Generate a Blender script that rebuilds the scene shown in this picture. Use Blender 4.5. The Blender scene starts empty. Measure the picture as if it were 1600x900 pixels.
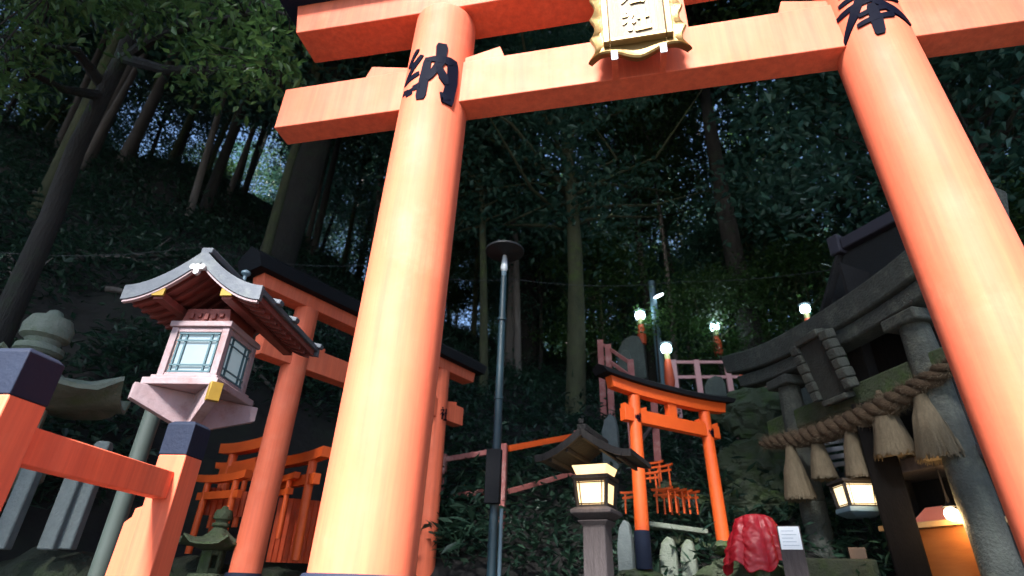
import bpy, bmesh, math, random
from mathutils import Vector, Matrix, noise
rad = math.radians
sc = bpy.context.scene
COL = sc.collection
# ------------------------------------------------------------------ camera
F_PX, PITCH, YAW, ROLL, EYE = 870.0, rad(28.4), rad(12.7), rad(1.9), 1.6
cp, sp, cy, sy = math.cos(PITCH), math.sin(PITCH), math.cos(YAW), math.sin(YAW)
FW = Vector((-sy*cp, cy*cp, sp)); RT0 = Vector((cy, sy, 0)); UP0 = RT0.cross(FW)
RT = RT0*math.cos(ROLL) + UP0*math.sin(ROLL); UP = UP0*math.cos(ROLL) - RT0*math.sin(ROLL)
CAM = Vector((0, 0, EYE))
cd = bpy.data.cameras.new('camera'); cam = bpy.data.objects.new('camera', cd); COL.objects.link(cam)
cd.sensor_width = 36; cd.lens = F_PX/1600*36; cd.clip_start = .05; cd.clip_end = 3000
cam.matrix_world = Matrix(((RT.x, UP.x, -FW.x, 0), (RT.y, UP.y, -FW.y, 0), (RT.z, UP.z, -FW.z, EYE), (0, 0, 0, 1)))
sc.camera = cam
cd.dof.use_dof = True; cd.dof.focus_distance = 2.9; cd.dof.aperture_fstop = 2.0
# ------------------------------------------------------------------ light
SUN_EL, SUN_AZ = rad(46), rad(187)          # azimuth clockwise from +Y (into the scene): behind the viewer
w = bpy.data.worlds.new('World'); sc.world = w; w.use_nodes = True
nt = w.node_tree; nt.nodes.clear()
sky = nt.nodes.new('ShaderNodeTexSky'); sky.sky_type = 'NISHITA'; sky.sun_disc = False
sky.sun_elevation = SUN_EL; sky.sun_rotation = SUN_AZ; sky.air_density = 1.0; sky.dust_density = 1.0; sky.ozone_density = 3.5
bg = nt.nodes.new('ShaderNodeBackground'); bg.inputs['Strength'].default_value = 0.057
wo = nt.nodes.new('ShaderNodeOutputWorld')
nt.links.new(sky.outputs[0], bg.inputs[0]); nt.links.new(bg.outputs[0], wo.inputs[0])
sl = bpy.data.lights.new('sun', 'SUN'); sl.energy = 5.0; sl.angle = rad(13); sl.color = (1, .965, .94)
so = bpy.data.objects.new('sun', sl); COL.objects.link(so)
sd = Vector((math.sin(SUN_AZ)*math.cos(SUN_EL), math.cos(SUN_AZ)*math.cos(SUN_EL), math.sin(SUN_EL)))
so.rotation_euler = sd.to_track_quat('Z', 'Y').to_euler()
sc.view_settings.view_transform = 'Standard'; sc.view_settings.look = 'None'
sc.view_settings.exposure = 2.72; sc.view_settings.gamma = 1; sc.view_settings.use_curve_mapping = False
sc.render.engine = 'CYCLES'
sc.cycles.max_bounces = 5; sc.cycles.diffuse_bounces = 3; sc.cycles.glossy_bounces = 2
sc.cycles.transparent_max_bounces = 8; sc.cycles.transmission_bounces = 3
sc.cycles.sample_clamp_indirect = 4; sc.cycles.use_denoising = True

# ------------------------------------------------------------------ measuring helpers
def ray(px, py): return FW*F_PX + RT*(px-800) + UP*(450-py)
def at(px, py, Y):
    d = ray(px, py); return CAM + d*(Y/d.y)
def P(px, py, h):
    d = ray(px, py); return CAM + d*(h/math.hypot(d.x, d.y))
# ------------------------------------------------------------------ object helpers
def tag(o, label=None, cat=None, group=None, kind=None):
    if label: o['label'] = label
    if cat: o['category'] = cat
    if group: o['group'] = group
    if kind: o['kind'] = kind
    return o
def thing(name, label, cat, loc=(0, 0, 0), az=0.0, group=None, tilt=0.0):
    o = bpy.data.objects.new(name, None); COL.objects.link(o); o.empty_display_size = .1
    o.location = loc; o.rotation_euler = (rad(tilt), 0, -rad(az))
    return tag(o, label, cat, group)
def obj(name, bm, mat, parent=None, bev=0.0, smooth=True, seg=2):
    bmesh.ops.recalc_face_normals(bm, faces=bm.faces)
    for f in bm.faces: f.smooth = smooth
    if smooth:
        for e in bm.edges:
            if len(e.link_faces) == 2 and e.calc_face_angle(0) > rad(38): e.smooth = False
    me = bpy.data.meshes.new(name); bm.to_mesh(me); bm.free()
    for m in (mat if isinstance(mat, (list, tuple)) else [mat]): me.materials.append(m)
    o = bpy.data.objects.new(name, me); COL.objects.link(o)
    if parent: o.parent = parent
    if bev:
        b = o.modifiers.new('bevel', 'BEVEL'); b.width = bev; b.segments = seg; b.limit_method = 'ANGLE'; b.angle_limit = rad(40)
        b.harden_normals = False
    return o
def copy_tree(o, parent=None):
    c = o.copy(); COL.objects.link(c)
    if parent: c.parent = parent
    for ch in [x for x in o.children]: copy_tree(ch, c)
    return c
def NB(): return bmesh.new()
def box(bm, x0, x1, y0, y1, z0, z1, mt=None):
    vs = [bm.verts.new((x, y, z)) for x in (x0, x1) for y in (y0, y1) for z in (z0, z1)]
    for q in ((0, 1, 3, 2), (4, 6, 7, 5), (0, 4, 5, 1), (2, 3, 7, 6), (0, 2, 6, 4), (1, 5, 7, 3)):
        bm.faces.new([vs[i] for i in q])
    if mt is not None:
        for v in vs: v.co = mt @ v.co
    return vs
def bar(bm, a, b, wd, ht, twist=0):
    a, b = Vector(a), Vector(b); d = b-a; L = d.length
    q = d.to_track_quat('Y', 'Z').to_matrix().to_4x4()
    m = Matrix.Translation(a) @ q @ Matrix.Rotation(twist, 4, 'Y')
    return box(bm, -wd/2, wd/2, 0, L, -ht/2, ht/2, m)
def tube(bm, pts, rs, seg=12, cap=True):
    pts = [Vector(p) for p in pts]; rings = []
    if not isinstance(rs, (list, tuple)): rs = [rs]*len(pts)
    t0 = (pts[1]-pts[0]).normalized(); u = t0.orthogonal().normalized()
    for i, p in enumerate(pts):
        t = (pts[min(i+1, len(pts)-1)]-pts[max(i-1, 0)]).normalized()
        u = (u - t*u.dot(t)).normalized(); v = t.cross(u)
        rings.append([bm.verts.new(p + (u*math.cos(2*math.pi*k/seg)+v*math.sin(2*math.pi*k/seg))*rs[i]) for k in range(seg)])
    for a, b in zip(rings, rings[1:]):
        for k in range(seg): bm.faces.new((a[k], a[(k+1) % seg], b[(k+1) % seg], b[k]))
    if cap:
        bm.faces.new(list(reversed(rings[0]))); bm.faces.new(rings[-1])
    return rings
def lathe(bm, prof, seg=24, c=(0, 0), sq=0, rot=0):
    """prof: (radius, z). sq=n makes an n-gon"""
    n = sq or seg; rings = []
    for r, z in prof:
        rings.append([bm.verts.new((c[0]+r*math.cos(rot+2*math.pi*(k+.5)/n), c[1]+r*math.sin(rot+2*math.pi*(k+.5)/n), z)) for k in range(n)])
    for a, b in zip(rings, rings[1:]):
        for k in range(n): bm.faces.new((a[k], a[(k+1) % n], b[(k+1) % n], b[k]))
    bm.faces.new(list(reversed(rings[0]))); bm.faces.new(rings[-1])
def prism(bm, poly, d0, d1, mt=None, axis='Y'):
    """poly of (x,z), extruded along y from d0 to d1"""
    a = [bm.verts.new((x, d0, z)) for x, z in poly]; b = [bm.verts.new((x, d1, z)) for x, z in poly]
    n = len(poly)
    bm.faces.new(a); bm.faces.new(list(reversed(b)))
    for i in range(n): bm.faces.new((a[i], b[i], b[(i+1) % n], a[(i+1) % n]))
    if mt is not None:
        for v in a+b: v.co = mt @ v.co
def loft(bm, rings, closed=True, cap=True):
    rr = [[bm.verts.new(p) for p in r] for r in rings]; n = len(rr[0])
    for a, b in zip(rr, rr[1:]):
        for k in range(n if closed else n-1): bm.faces.new((a[k], a[(k+1) % n], b[(k+1) % n], b[k]))
    if cap and closed:
        bm.faces.new(list(reversed(rr[0]))); bm.faces.new(rr[-1])
    return rr
def beam(bm, x0, x1, y0, y1, z0, z1, sori=0.0, slant=0.0, n=16, ridge=0.0, half=None):
    """a lintel along x; ends lift by sori, top edge overhangs the ends by slant; ridge peaks the top"""
    L = half or max(abs(x0), abs(x1)); ym = (y0+y1)/2; rings = []
    for i in range(n+1):
        t = i/n; x = x0+(x1-x0)*t; lift = sori*abs(x/L)**2.6
        e = slant if i == n else (-slant if i == 0 else 0)
        r = [(x, y0, z0+lift), (x, y1, z0+lift), (x+e, y1, z1+lift)]
        if ridge: r.append((x+e, ym, z1+lift+ridge))
        r.append((x+e, y0, z1+lift)); rings.append(r)
    loft(bm, rings)
# ------------------------------------------------------------------ materials
def mat(name, base, rough=.6, var=None, nscale=6., amt=.5, bump=0., bscale=30., streak=0., spec=.5, metal=0., coat=0., coatr=.3, stretch=None, wear=None, wscale=3., emis=None, es=0., sheen=0.):
    m = bpy.data.materials.new(name); m.use_nodes = True; t = m.node_tree; b = t.nodes['Principled BSDF']
    b.inputs['Base Color'].default_value = (*base, 1); b.inputs['Roughness'].default_value = rough
    b.inputs['Specular IOR Level'].default_value = spec; b.inputs['Metallic'].default_value = metal
    b.inputs['Coat Weight'].default_value = coat; b.inputs['Coat Roughness'].default_value = coatr
    if sheen: b.inputs['Sheen Weight'].default_value = sheen; b.inputs['Sheen Roughness'].default_value = .4
    tc = t.nodes.new('ShaderNodeTexCoord'); mp = t.nodes.new('ShaderNodeMapping')
    t.links.new(tc.outputs['Object'], mp.inputs[0])
    if stretch: mp.inputs['Scale'].default_value = stretch
    last = None
    if var:
        n = t.nodes.new('ShaderNodeTexNoise'); n.inputs['Scale'].default_value = nscale; n.inputs['Detail'].default_value = 6; n.inputs['Roughness'].default_value = .6
        t.links.new(mp.outputs[0], n.inputs['Vector'])
        r = t.nodes.new('ShaderNodeMapRange'); r.inputs[1].default_value = .5-amt*.35; r.inputs[2].default_value = .5+amt*.35
        t.links.new(n.outputs[0], r.inputs[0])
        mx = t.nodes.new('ShaderNodeMix'); mx.data_type = 'RGBA'; mx.inputs[6].default_value = (*base, 1); mx.inputs[7].default_value = (*var, 1)
        t.links.new(r.outputs[0], mx.inputs[0]); last = mx.outputs[2]
        rr = t.nodes.new('ShaderNodeMapRange'); rr.inputs[3].default_value = max(.05, rough-.12); rr.inputs[4].default_value = min(1, rough+.12)
        t.links.new(n.outputs[0], rr.inputs[0]); t.links.new(rr.outputs[0], b.inputs['Roughness'])
    if wear:
        n2 = t.nodes.new('ShaderNodeTexNoise'); n2.inputs['Scale'].default_value = wscale; n2.inputs['Detail'].default_value = 9; n2.inputs['Roughness'].default_value = .72
        t.links.new(tc.outputs['Object'], n2.inputs['Vector'])
        r2 = t.nodes.new('ShaderNodeMapRange'); r2.inputs[1].default_value = .52; r2.inputs[2].default_value = .68
        t.links.new(n2.outputs[0], r2.inputs[0])
        m2 = t.nodes.new('ShaderNodeMix'); m2.data_type = 'RGBA'; m2.inputs[7].default_value = (*wear, 1)
        if last: t.links.new(last, m2.inputs[6])
        else: m2.inputs[6].default_value = (*base, 1)
        t.links.new(r2.outputs[0], m2.inputs[0]); last = m2.outputs[2]
    if streak:
        ms_ = t.nodes.new('ShaderNodeMapping'); ms_.inputs['Scale'].default_value = (22, 22, .8); t.links.new(tc.outputs['Object'], ms_.inputs[0])
        n3 = t.nodes.new('ShaderNodeTexNoise'); n3.inputs['Scale'].default_value = 1.; n3.inputs['Detail'].default_value = 8; n3.inputs['Roughness'].default_value = .7
        t.links.new(ms_.outputs[0], n3.inputs['Vector'])
        r3 = t.nodes.new('ShaderNodeMapRange'); r3.inputs[1].default_value = .35; r3.inputs[2].default_value = .75; r3.inputs[3].default_value = 0; r3.inputs[4].default_value = streak
        t.links.new(n3.outputs[0], r3.inputs[0])
        m3 = t.nodes.new('ShaderNodeMix'); m3.data_type = 'RGBA'; m3.inputs[7].default_value = (base[0]*.55, base[1]*.45, base[2]*.5, 1)
        t.links.new(last, m3.inputs[6]); t.links.new(r3.outputs[0], m3.inputs[0]); last = m3.outputs[2]
    if last: t.links.new(last, b.inputs['Base Color'])
    if bump:
        nb = t.nodes.new('ShaderNodeTexNoise'); nb.inputs['Scale'].default_value = bscale; nb.inputs['Detail'].default_value = 8
        t.links.new(mp.outputs[0], nb.inputs['Vector'])
        bp = t.nodes.new('ShaderNodeBump'); bp.inputs['Strength'].default_value = bump; bp.inputs['Distance'].default_value = .02
        t.links.new(nb.outputs[0], bp.inputs['Height']); t.links.new(bp.outputs[0], b.inputs['Normal'])
    if emis:
        b.inputs['Emission Color'].default_value = (*emis, 1); b.inputs['Emission Strength'].default_value = es
    return m
def leafmat(name, c1, c2, trans=.35):
    m = bpy.data.materials.new(name); m.use_nodes = True; t = m.node_tree; b = t.nodes['Principled BSDF']
    g = t.nodes.new('ShaderNodeNewGeometry'); mx = t.nodes.new('ShaderNodeMix'); mx.data_type = 'RGBA'
    mx.inputs[6].default_value = (*c1, 1); mx.inputs[7].default_value = (*c2, 1)
    t.links.new(g.outputs['Random Per Island'], mx.inputs[0]); t.links.new(mx.outputs[2], b.inputs['Base Color'])
    b.inputs['Roughness'].default_value = .42
    tr = t.nodes.new('ShaderNodeBsdfTranslucent'); t.links.new(mx.outputs[2], tr.inputs[0])
    ms = t.nodes.new('ShaderNodeMixShader'); ms.inputs[0].default_value = trans
    out = [n for n in t.nodes if n.type == 'OUTPUT_MATERIAL'][0]
    t.links.new(b.outputs[0], ms.inputs[1]); t.links.new(tr.outputs[0], ms.inputs[2]); t.links.new(ms.outputs[0], out.inputs[0])
    return m
ORANGE = mat('vermilion_paint', (.80, .172, .085), .72, (.76, .150, .062), 3., .8, .05, 26., spec=.45, wear=(.80, .21, .11), wscale=1.6, streak=.7)
ORANGE_OLD = mat('weathered_vermilion', (.62, .085, .02), .55, (.50, .06, .014), 7., .8, .2, 40., wear=(.42, .07, .03), wscale=6.)
SMALL_OR = mat('bright_vermilion', (.80, .12, .016), .5, (.70, .09, .012), 8., .8, .1, 40.)
PINK = mat('faded_red_rail', (.42, .14, .12), .7, (.34, .10, .09), 9., .8, .3, 50., wear=(.5, .28, .25), wscale=5.)
DARKMOSS = mat('dark_wet_moss', (.035, .042, .028), .95, (.012, .020, .008), 5., .9, .9, 30., wear=(.018, .034, .008), wscale=4.)
BLACKWOOD = mat('blackened_timber', (.006, .005, .005), .95, (.003, .003, .003), 5., .8, .3, 20., stretch=(8, 8, 1), spec=.1)
DIMPINK = mat('dull_faded_rail', (.14, .07, .07), .8, (.10, .05, .05), 9., .8, .3, 50.)
BLACK = mat('black_lacquer', (.004, .005, .007), .7, (.007, .008, .011), 10., .8, .1, 40., spec=.2)
NAVY = mat('navy_black_paint', (.006, .011, .028), .75, (.010, .017, .036), 12., .8, .15, 60., spec=.25)
INK = mat('ink_blue_black', (.001, .002, .009), .7, spec=.05)
GOLD = mat('gold_leaf', (.30, .19, .07), .45, (.22, .13, .04), 14., .8, .15, 60., metal=.55)
GOLDLIGHT = mat('bright_gilding', (.36, .245, .105), .42, (.30, .20, .08), 14., .8, .1, 60., metal=.45)
GOLDWOOD = mat('gilded_wood_panel', (.155, .115, .07), .55, (.11, .08, .045), 5., .9, .2, 30., metal=.2, stretch=(12, 12, .8))
BRASS = mat('yellow_brass_cap', (.34, .22, .03), .45, (.26, .16, .02), 20., .8, metal=.3)
WHITEMETAL = mat('white_metal', (.75, .78, .82), .35, metal=.2)
STONE = mat('weathered_granite', (.085, .10, .088), .9, (.045, .052, .043), 7., .9, .8, 45., wear=(.14, .155, .12), wscale=4., streak=.7)
MOSSY = mat('mossy_stone', (.095, .105, .075), .95, (.030, .060, .015), 5., .9, .8, 35., wear=(.055, .105, .018), wscale=3.)
PALESTONE = mat('lichen_granite', (.25, .28, .23), .9, (.12, .15, .11), 12., .9, .6, 60., wear=(.13, .17, .09), wscale=5.)
BLUESTONE = mat('grey_stone_post', (.15, .18, .18), .85, (.09, .115, .115), 10., .8, .4, 50.)
DARKWOOD = mat('old_dark_timber', (.018, .014, .012), .8, (.010, .008, .007), 5., .8, .4, 20., stretch=(8, 8, 1))
GREYWOOD = mat('greyed_timber', (.065, .053, .054), .85, (.035, .028, .028), 5., .8, .5, 20., stretch=(9, 9, 1))
REDWOOD = mat('dull_red_paint', (.21, .045, .033), .6, (.14, .03, .025), 7., .8, .2, 30.)
WHITEPINK = mat('whitewashed_red_timber', (.36, .285, .30), .7, (.28, .19, .19), 6., .9, .2, 30., wear=(.22, .12, .11), wscale=5., streak=.3)
COPPER = mat('grey_copper_roof', (.10, .115, .135), .6, (.065, .08, .10), 7., .9, .2, 25., metal=.1, wear=(.13, .15, .15), wscale=4.)
ROOFDARK = mat('dark_bark_roof', (.006, .006, .006), .95, (.011, .010, .009), 12., .8, .8, 50.)
TEALMETAL = mat('teal_painted_steel', (.008, .035, .05), .5, (.006, .025, .035), 9., .8, spec=.6)
BLUEGREY = mat('blue_grey_steel', (.10, .17, .21), .5, (.08, .13, .17), 9., .8)
FRAMEGREEN = mat('verdigris_muntins', (.05, .11, .13), .5)
STRAW = mat('rice_straw', (.17, .135, .085), .95, (.09, .07, .043), 30., .9, .5, 90., stretch=(2, 2, .4))
ROPE = mat('old_straw_rope', (.095, .060, .032), .95, (.045, .028, .015), 25., .9, .9, 80.)
REDCLOTH = mat('red_satin_cloth', (.33, .007, .016), .42, (.24, .005, .011), 14., .9, .08, 60., spec=.35)
PAPER = mat('white_paper', (.72, .76, .80), .7)
BARK = mat('dark_bark', (.028, .024, .02), .95, (.015, .013, .012), 5., .9, 1., 18., stretch=(3, 3, .6), wear=(.024, .036, .018), wscale=2.5)
PALEBARK = mat('pale_bark', (.17, .145, .13), .95, (.09, .075, .068), 5., .9, .9, 20., stretch=(3, 3, .6))
MOSSBARK = mat('mossy_bark', (.065, .065, .03), .95, (.03, .035, .018), 5., .9, 1., 18., stretch=(3, 3, .6), wear=(.06, .085, .02), wscale=3.)
GROUND = mat('leaf_litter_soil', (.013, .012, .011), .97, (.007, .007, .007), 3., .9, 1., 9., wear=(.012, .019, .011), wscale=1.3)
LEAF = leafmat('dark_evergreen_leaf', (.028, .065, .030), (.065, .115, .042))
LEAF2 = leafmat('blue_green_leaf', (.025, .080, .060), (.055, .13, .085), .4)  # teal lifted in the leaf colour to stand for forest haze
LEAF5 = leafmat('shaded_undergrowth_leaf', (.014, .042, .030), (.036, .085, .05))
LEAF3 = leafmat('fresh_green_leaf', (.045, .11, .034), (.10, .18, .052), .45)
LEAF4 = leafmat('mid_green_leaf', (.025, .065, .018), (.06, .12, .03), .4)
WARMGLOW = mat('lit_paper_shade', (.8, .7, .5), .6, emis=(1, .62, .26), es=.27)
WARMGLOW2 = mat('lit_paper_shade_pale', (.8, .7, .5), .6, emis=(1, .74, .40), es=.30)
COLDGLOW = mat('lit_white_globe', (.9, .95, 1), .4, emis=(.55, .88, 1), es=3.)
BULBGLOW = mat('lit_warm_bulb', (1, .9, .8), .4, emis=(1, .80, .5), es=2.5)
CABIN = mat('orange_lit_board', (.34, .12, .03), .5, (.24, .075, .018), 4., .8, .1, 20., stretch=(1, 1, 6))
def glassmat():
    m = mat('frosted_pane', (.22, .28, .30), .35, (.16, .22, .24), 4., .8, spec=.7, emis=(.62, .82, .92), es=.035); return m
PANE = glassmat()
# ------------------------------------------------------------------ terrain
def lerp(a, b, t): return a+(b-a)*t
def sm(t): t = min(1, max(0, t)); return t*t*(3-2*t)
TA = [(-180, .0), (-115, .25), (-75, .62), (-50, .70), (-40, .68), (-28, .54), (-12, .46), (9, .33), (16, .31), (35, .28), (80, .25), (115, .1), (180, 0)]
def tanel(a):
    for (a0, t0), (a1, t1) in zip(TA, TA[1:]):
        if a0 <= a <= a1: return lerp(t0, t1, (a-a0)/(a1-a0))
    return 0
def ground_z(x, y):
    h = math.hypot(x, y); a = math.degrees(math.atan2(x, y)); t = tanel(a)
    z = 0
    front = sm((110-abs(a))/25)
    z += front*(sm((h-3.6)/1.8)*.75 + sm((h-5.2)/2.0)*.35)
    if h > 6: z += ((min(h, 24)-6)/18)**.8*(24*t+.4-.9*sm(t*4))*(1 if t > 0 else 0)
    if h > 24: z -= front*min(h-24, 60)*.05
    k = sm((h-5)/4)*front
    z += k*(noise.noise(Vector((x*.22, y*.22, 1)))*.7 + noise.noise(Vector((x*.9, y*.9, 3)))*.30 + noise.noise(Vector((x*2.6, y*2.6, 7)))*.10)
    return z
bm = NB(); rs = [0.0]; r = .6
while r < 60: rs.append(r); r *= 1.030 if r > 4 else 1.12
rs += [80, 120, 200, 400, 900]
NA = 420; prev = None
for r in rs:
    ring = [bm.verts.new((r*math.sin(2*math.pi*k/NA), r*math.cos(2*math.pi*k/NA), ground_z(r*math.sin(2*math.pi*k/NA), r*math.cos(2*math.pi*k/NA)))) for k in range(NA)] if r else [bm.verts.new((0, 0, 0))]
    if prev:
        if len(prev) == 1:
            for k in range(NA): bm.faces.new((prev[0], ring[(k+1) % NA], ring[k]))
        else:
            for k in range(NA): bm.faces.new((prev[k], prev[(k+1) % NA], ring[(k+1) % NA], ring[k]))
    prev = ring
g = obj('ground', bm, GROUND); tag(g, kind='structure')
bm = NB(); box(bm, -1.9, 3.4, -6, 3.3, -.2, .02); p = obj('path', bm, mat('dark_paving', (.035, .036, .035), .8, (.02, .021, .02), 4., .9, .5, 30.), bev=.01); tag(p, kind='structure')  # paving colour kept dark to cut bounce light under the beams

# ------------------------------------------------------------------ brush strokes
def stroke_pts(pts, n=10):
    out = []
    for i in range(len(pts)-1):
        a, b = pts[i], pts[i+1]
        for k in range(n): out.append([a[j]+(b[j]-a[j])*k/n for j in range(3)])
    out.append(list(pts[-1])); return out
GLYPH = {
 'osameru': [[(.30, 1.0, .07), (.13, .76, .05), (.30, .72, .07)], [(.40, .84, .08), (.08, .44, .06), (.40, .50, .08)],
             [(.15, .30, .095), (.11, .22, .095)], [(.26, .26, .09), (.25, .14, .09)], [(.37, .30, .09), (.40, .20, .08)],
             [(.52, .76, .08), (.50, .40, .10), (.48, .00, .11)], [(.50, .72, .08), (.93, .74, .12), (.95, .40, .12), (.90, .02, .13), (.78, .14, .03)],
             [(.72, 1.04, .13), (.72, .66, .09), (.56, .34, .06)], [(.70, .60, .06), (.80, .42, .10), (.86, .30, .05)]],
 'hou': [[(.18, .86, .07), (.82, .90, .09)], [(.14, .71, .07), (.86, .75, .09)], [(.06, .55, .08), (.94, .60, .10)],
         [(.50, 1.0, .11), (.42, .66, .10), (.26, .40, .11), (.02, .10, .04)], [(.52, .58, .06), (.74, .36, .13), (1.0, .16, .08)],
         [(.32, .37, .07), (.68, .40, .08)], [(.27, .23, .07), (.73, .26, .09)], [(.50, .50, .09), (.50, .2, .12), (.48, -.04, .10)]],
 'sha': [[(.20, .98, .05), (.30, .90, .10)], [(.04, .72, .05), (.40, .82, .08), (.26, .56, .06), (.04, .36, .03)], [(.28, .60, .08), (.27, .03, .10)],
         [(.34, .52, .05), (.45, .38, .09)], [(.54, .58, .07), (.94, .64, .09)], [(.74, .95, .10), (.72, .10, .09)], [(.44, .04, .08), (1.0, .12, .11)]],
 'waka': [[(.05, .90, .06), (.95, .94, .08)], [(.33, 1.02, .07), (.35, .80, .06)], [(.68, 1.04, .07), (.64, .80, .06)], [(.06, .64, .06), (.96, .70, .09)],
          [(.52, .80, .08), (.42, .52, .08), (.04, .08, .04)], [(.38, .42, .07), (.40, .00, .08)], [(.38, .40, .06), (.84, .44, .10), (.78, .00, .09)], [(.40, .07, .07), (.80, .09, .07)]],
}
def glyph(bm, name, W, H, mapf, thick=.004, wob=0):
    """mapf(u, v, d): u across, v up in metres from the centre, d outward"""
    wk = .60 if name == 'hou' else .78
    for si, s in enumerate(GLYPH[name]):
        q = stroke_pts(s); n = len(q); L = []; R_ = []
        for i, (u, v, wd) in enumerate(q):
            a = q[max(0, i-1)]; b = q[min(n-1, i+1)]
            du, dv = (b[0]-a[0])*W, (b[1]-a[1])*H; l = math.hypot(du, dv) or 1
            k = wd*wk*W*(.55+.45*min(1, 3*min(i+.6, n-i-.4)/n*3))
            nx, ny = -dv/l*k, du/l*k; cx_, cy_ = (u-.5)*W, (v-.5)*H
            L.append((cx_+nx, cy_+ny)); R_.append((cx_-nx, cy_-ny))
        d = thick+si*.0004
        rings = [[mapf(*L[i], -.002), mapf(*L[i], d), mapf(*R_[i], d), mapf(*R_[i], -.002)] for i in range(n)]
        loft(bm, rings)

# ================================================================== MAIN TORII
TY = 2.3; YF = TY-.078; YB = TY+.078
T = thing('torii_gate', 'huge glossy vermilion torii towering over the viewer with a gilded plaque on its lintels', 'torii gate', (0, 0, 0))
def main_pillar(xb, xt, rb, rt, ztop, name='pillar'):
    bm = NB(); z0, z1 = 0.02, ztop
    tube(bm, [(lerp(xb, xt, i/8), TY, lerp(z0, z1, i/8)) for i in range(9)], [lerp(rb, rt, i/8)*(1 if i else 1) for i in range(9)], seg=64)
    return obj(name, bm, ORANGE, T, bev=.008)
ZTL = at(690, 2, TY-.2).z; ZTR = ZTL
pl = main_pillar(-1.115, -1.028, .215, .198, ZTL)
pr = main_pillar(1.440, 1.366, .193, .172, ZTR)
for p_, x_, r_ in ((pl, -1.085, .215), (pr, 1.42, .195)):
    bm = NB(); lathe(bm, [(r_+.045, .02), (r_+.045, 1.50), (r_+.03, 1.60), (r_+.012, 1.632)], 48, (x_, TY)); obj('base_collar', bm, NAVY, p_, bev=.006)
def zat(px, py, Y): return at(px, py, Y).z
nzb = zat(760, 152.5, YF); nzt = zat(800, 84.5, YF)
bm = NB(); box(bm, at(434, 180, YF).x, 2.9, YF, YB, nzb, nzt); obj('lower_beam', bm, ORANGE, T, bev=.006)
SY = TY-.13; szb = zat(560, 39, SY); szt = zat(470, 13, SY); XL = at(466, 40, SY).x; XR = .34+(.34-XL)
bm = NB(); beam(bm, XL, XR, SY, TY+.13, szb, szt, .05, .06, 24, half=2.4); obj('upper_beam', bm, ORANGE, T, bev=.006)
bm = NB(); beam(bm, XL-.17, XR+.17, TY-.26, TY+.26, szt+.002, szt+.13, .06, .08, 24, .16, half=2.6); obj('roof_beam', bm, NAVY, T, bev=.006)
for px_, sgn, x_ in ((0, -1, -1.055-.19), (0, 1, -1.055+.19), (0, -1, 1.40-.175), (0, 1, 1.40+.175)):
    bm = NB(); L = .27; x0 = x_-sgn*.06; x1 = x_+sgn*L
    prism(bm, [(x0, nzt+.001), (x1+sgn*.0, nzt+.001), (x1-sgn*.035, nzt+.105), (x0, nzt+.03)], YF+.012, YB-.012); obj('wedge', bm, ORANGE, T, bev=.004)
def cylmap(xc, rr, zc):
    def f(u, v, d):
        a = u/rr; return (xc+(rr+d)*math.sin(a), TY-(rr+d)*math.cos(a), zc+v)
    return f
bm = NB(); zc = at(680, 110, TY-.2).z; glyph(bm, 'osameru', .37, zat(680, 70, TY-.2)-zat(680, 152, TY-.2), cylmap(-1.037, .202, zc)); obj('painted_character', bm, INK, T)
bm = NB(); z_lo = at(1362, 52, TY-.17).z; hm_ = cylmap(1.376, .177, z_lo+.21); glyph(bm, 'hou', .36, .42, lambda u, v, d: hm_(u-.035, v, d)); obj('painted_character', bm, INK, T)
bm = NB(); box(bm, .20, .48, YF+.01, YB-.01, nzt+.001, szb-.001); obj('centre_strut', bm, ORANGE, T, bev=.004)

# ---- plaque
PYF = YF-.15
pb = at(999, 84, PYF); pw = (at(1082, 72, PYF)-at(915, 97, PYF)).length
G = thing('shrine_plaque', 'gilded carved plaque with raised characters hung between the beams of the huge torii', 'plaque', (pb.x, PYF, pb.z), 0, tilt=9)
G['note'] = ''; del G['note']
PW = pw*.97; PH = .62
def wavy(wb, wt, h, amp):
    pts = []
    n = 40
    for i in range(n+1):      # bottom edge, left to right
        t = i/n; x = lerp(-wb/2, wb/2, t); c = abs(2*t-1)
        z = -amp*1.1*math.cos(c*math.pi*1.5)*(1-c*.3) - (amp*.7*max(0, (c-.82)/.18)) + amp*.35
        pts.append((x, z))
    for i in range(1, n+1):   # right edge, upwards
        t = i/n; wdt = lerp(wb, wt, t)/2; pts.append((wdt-amp*.95*abs(math.sin(t*math.pi*4.5))-amp*.25, t*h))
    for i in range(1, n): t = i/n; pts.append((lerp(wt/2, -wt/2, t), h+amp*math.sin(t*math.pi*3)))
    for i in range(n, 0, -1): t = i/n; wdt = lerp(wb, wt, t)/2; pts.append((-wdt+amp*.95*abs(math.sin(t*math.pi*4.5))+amp*.25, t*h))
    return pts
bm = NB(); o1 = wavy(PW, PW*.92, PH, .03); inner = [(x*.80, .055+z*.86) for x, z in o1]
loft(bm, [[(x*.94, .055, .02+z*.97) for x, z in o1], [(x, .012, z) for x, z in o1], [(x, 0, z) for x, z in o1], [(x*.97, -.006, .01+z*.97) for x, z in o1], [(x, .012, z) for x, z in inner]])
obj('scalloped_frame', bm, GOLD, G)
bm = NB(); iw, z0, z1, b = PW*.68, .085, .56, .035
box(bm, -iw/2, -iw/2+b, -.028, .02, z0, z1); box(bm, iw/2-b, iw/2, -.028, .02, z0, z1); box(bm, -iw/2+b+.001, iw/2-b-.001, -.028, .02, z0, z0+b-.01); box(bm, -iw/2+b+.001, iw/2-b-.001, -.028, .02, z1-b, z1)
obj('inner_frame', bm, GOLDLIGHT, G, bev=.005)
bm = NB(); box(bm, -iw/2+b+.002, iw/2-b-.002, -.010, .015, z0+b-.012, z1-b-.001); PAN = obj('name_panel', bm, GOLDWOOD, G)
bm = NB()
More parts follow.
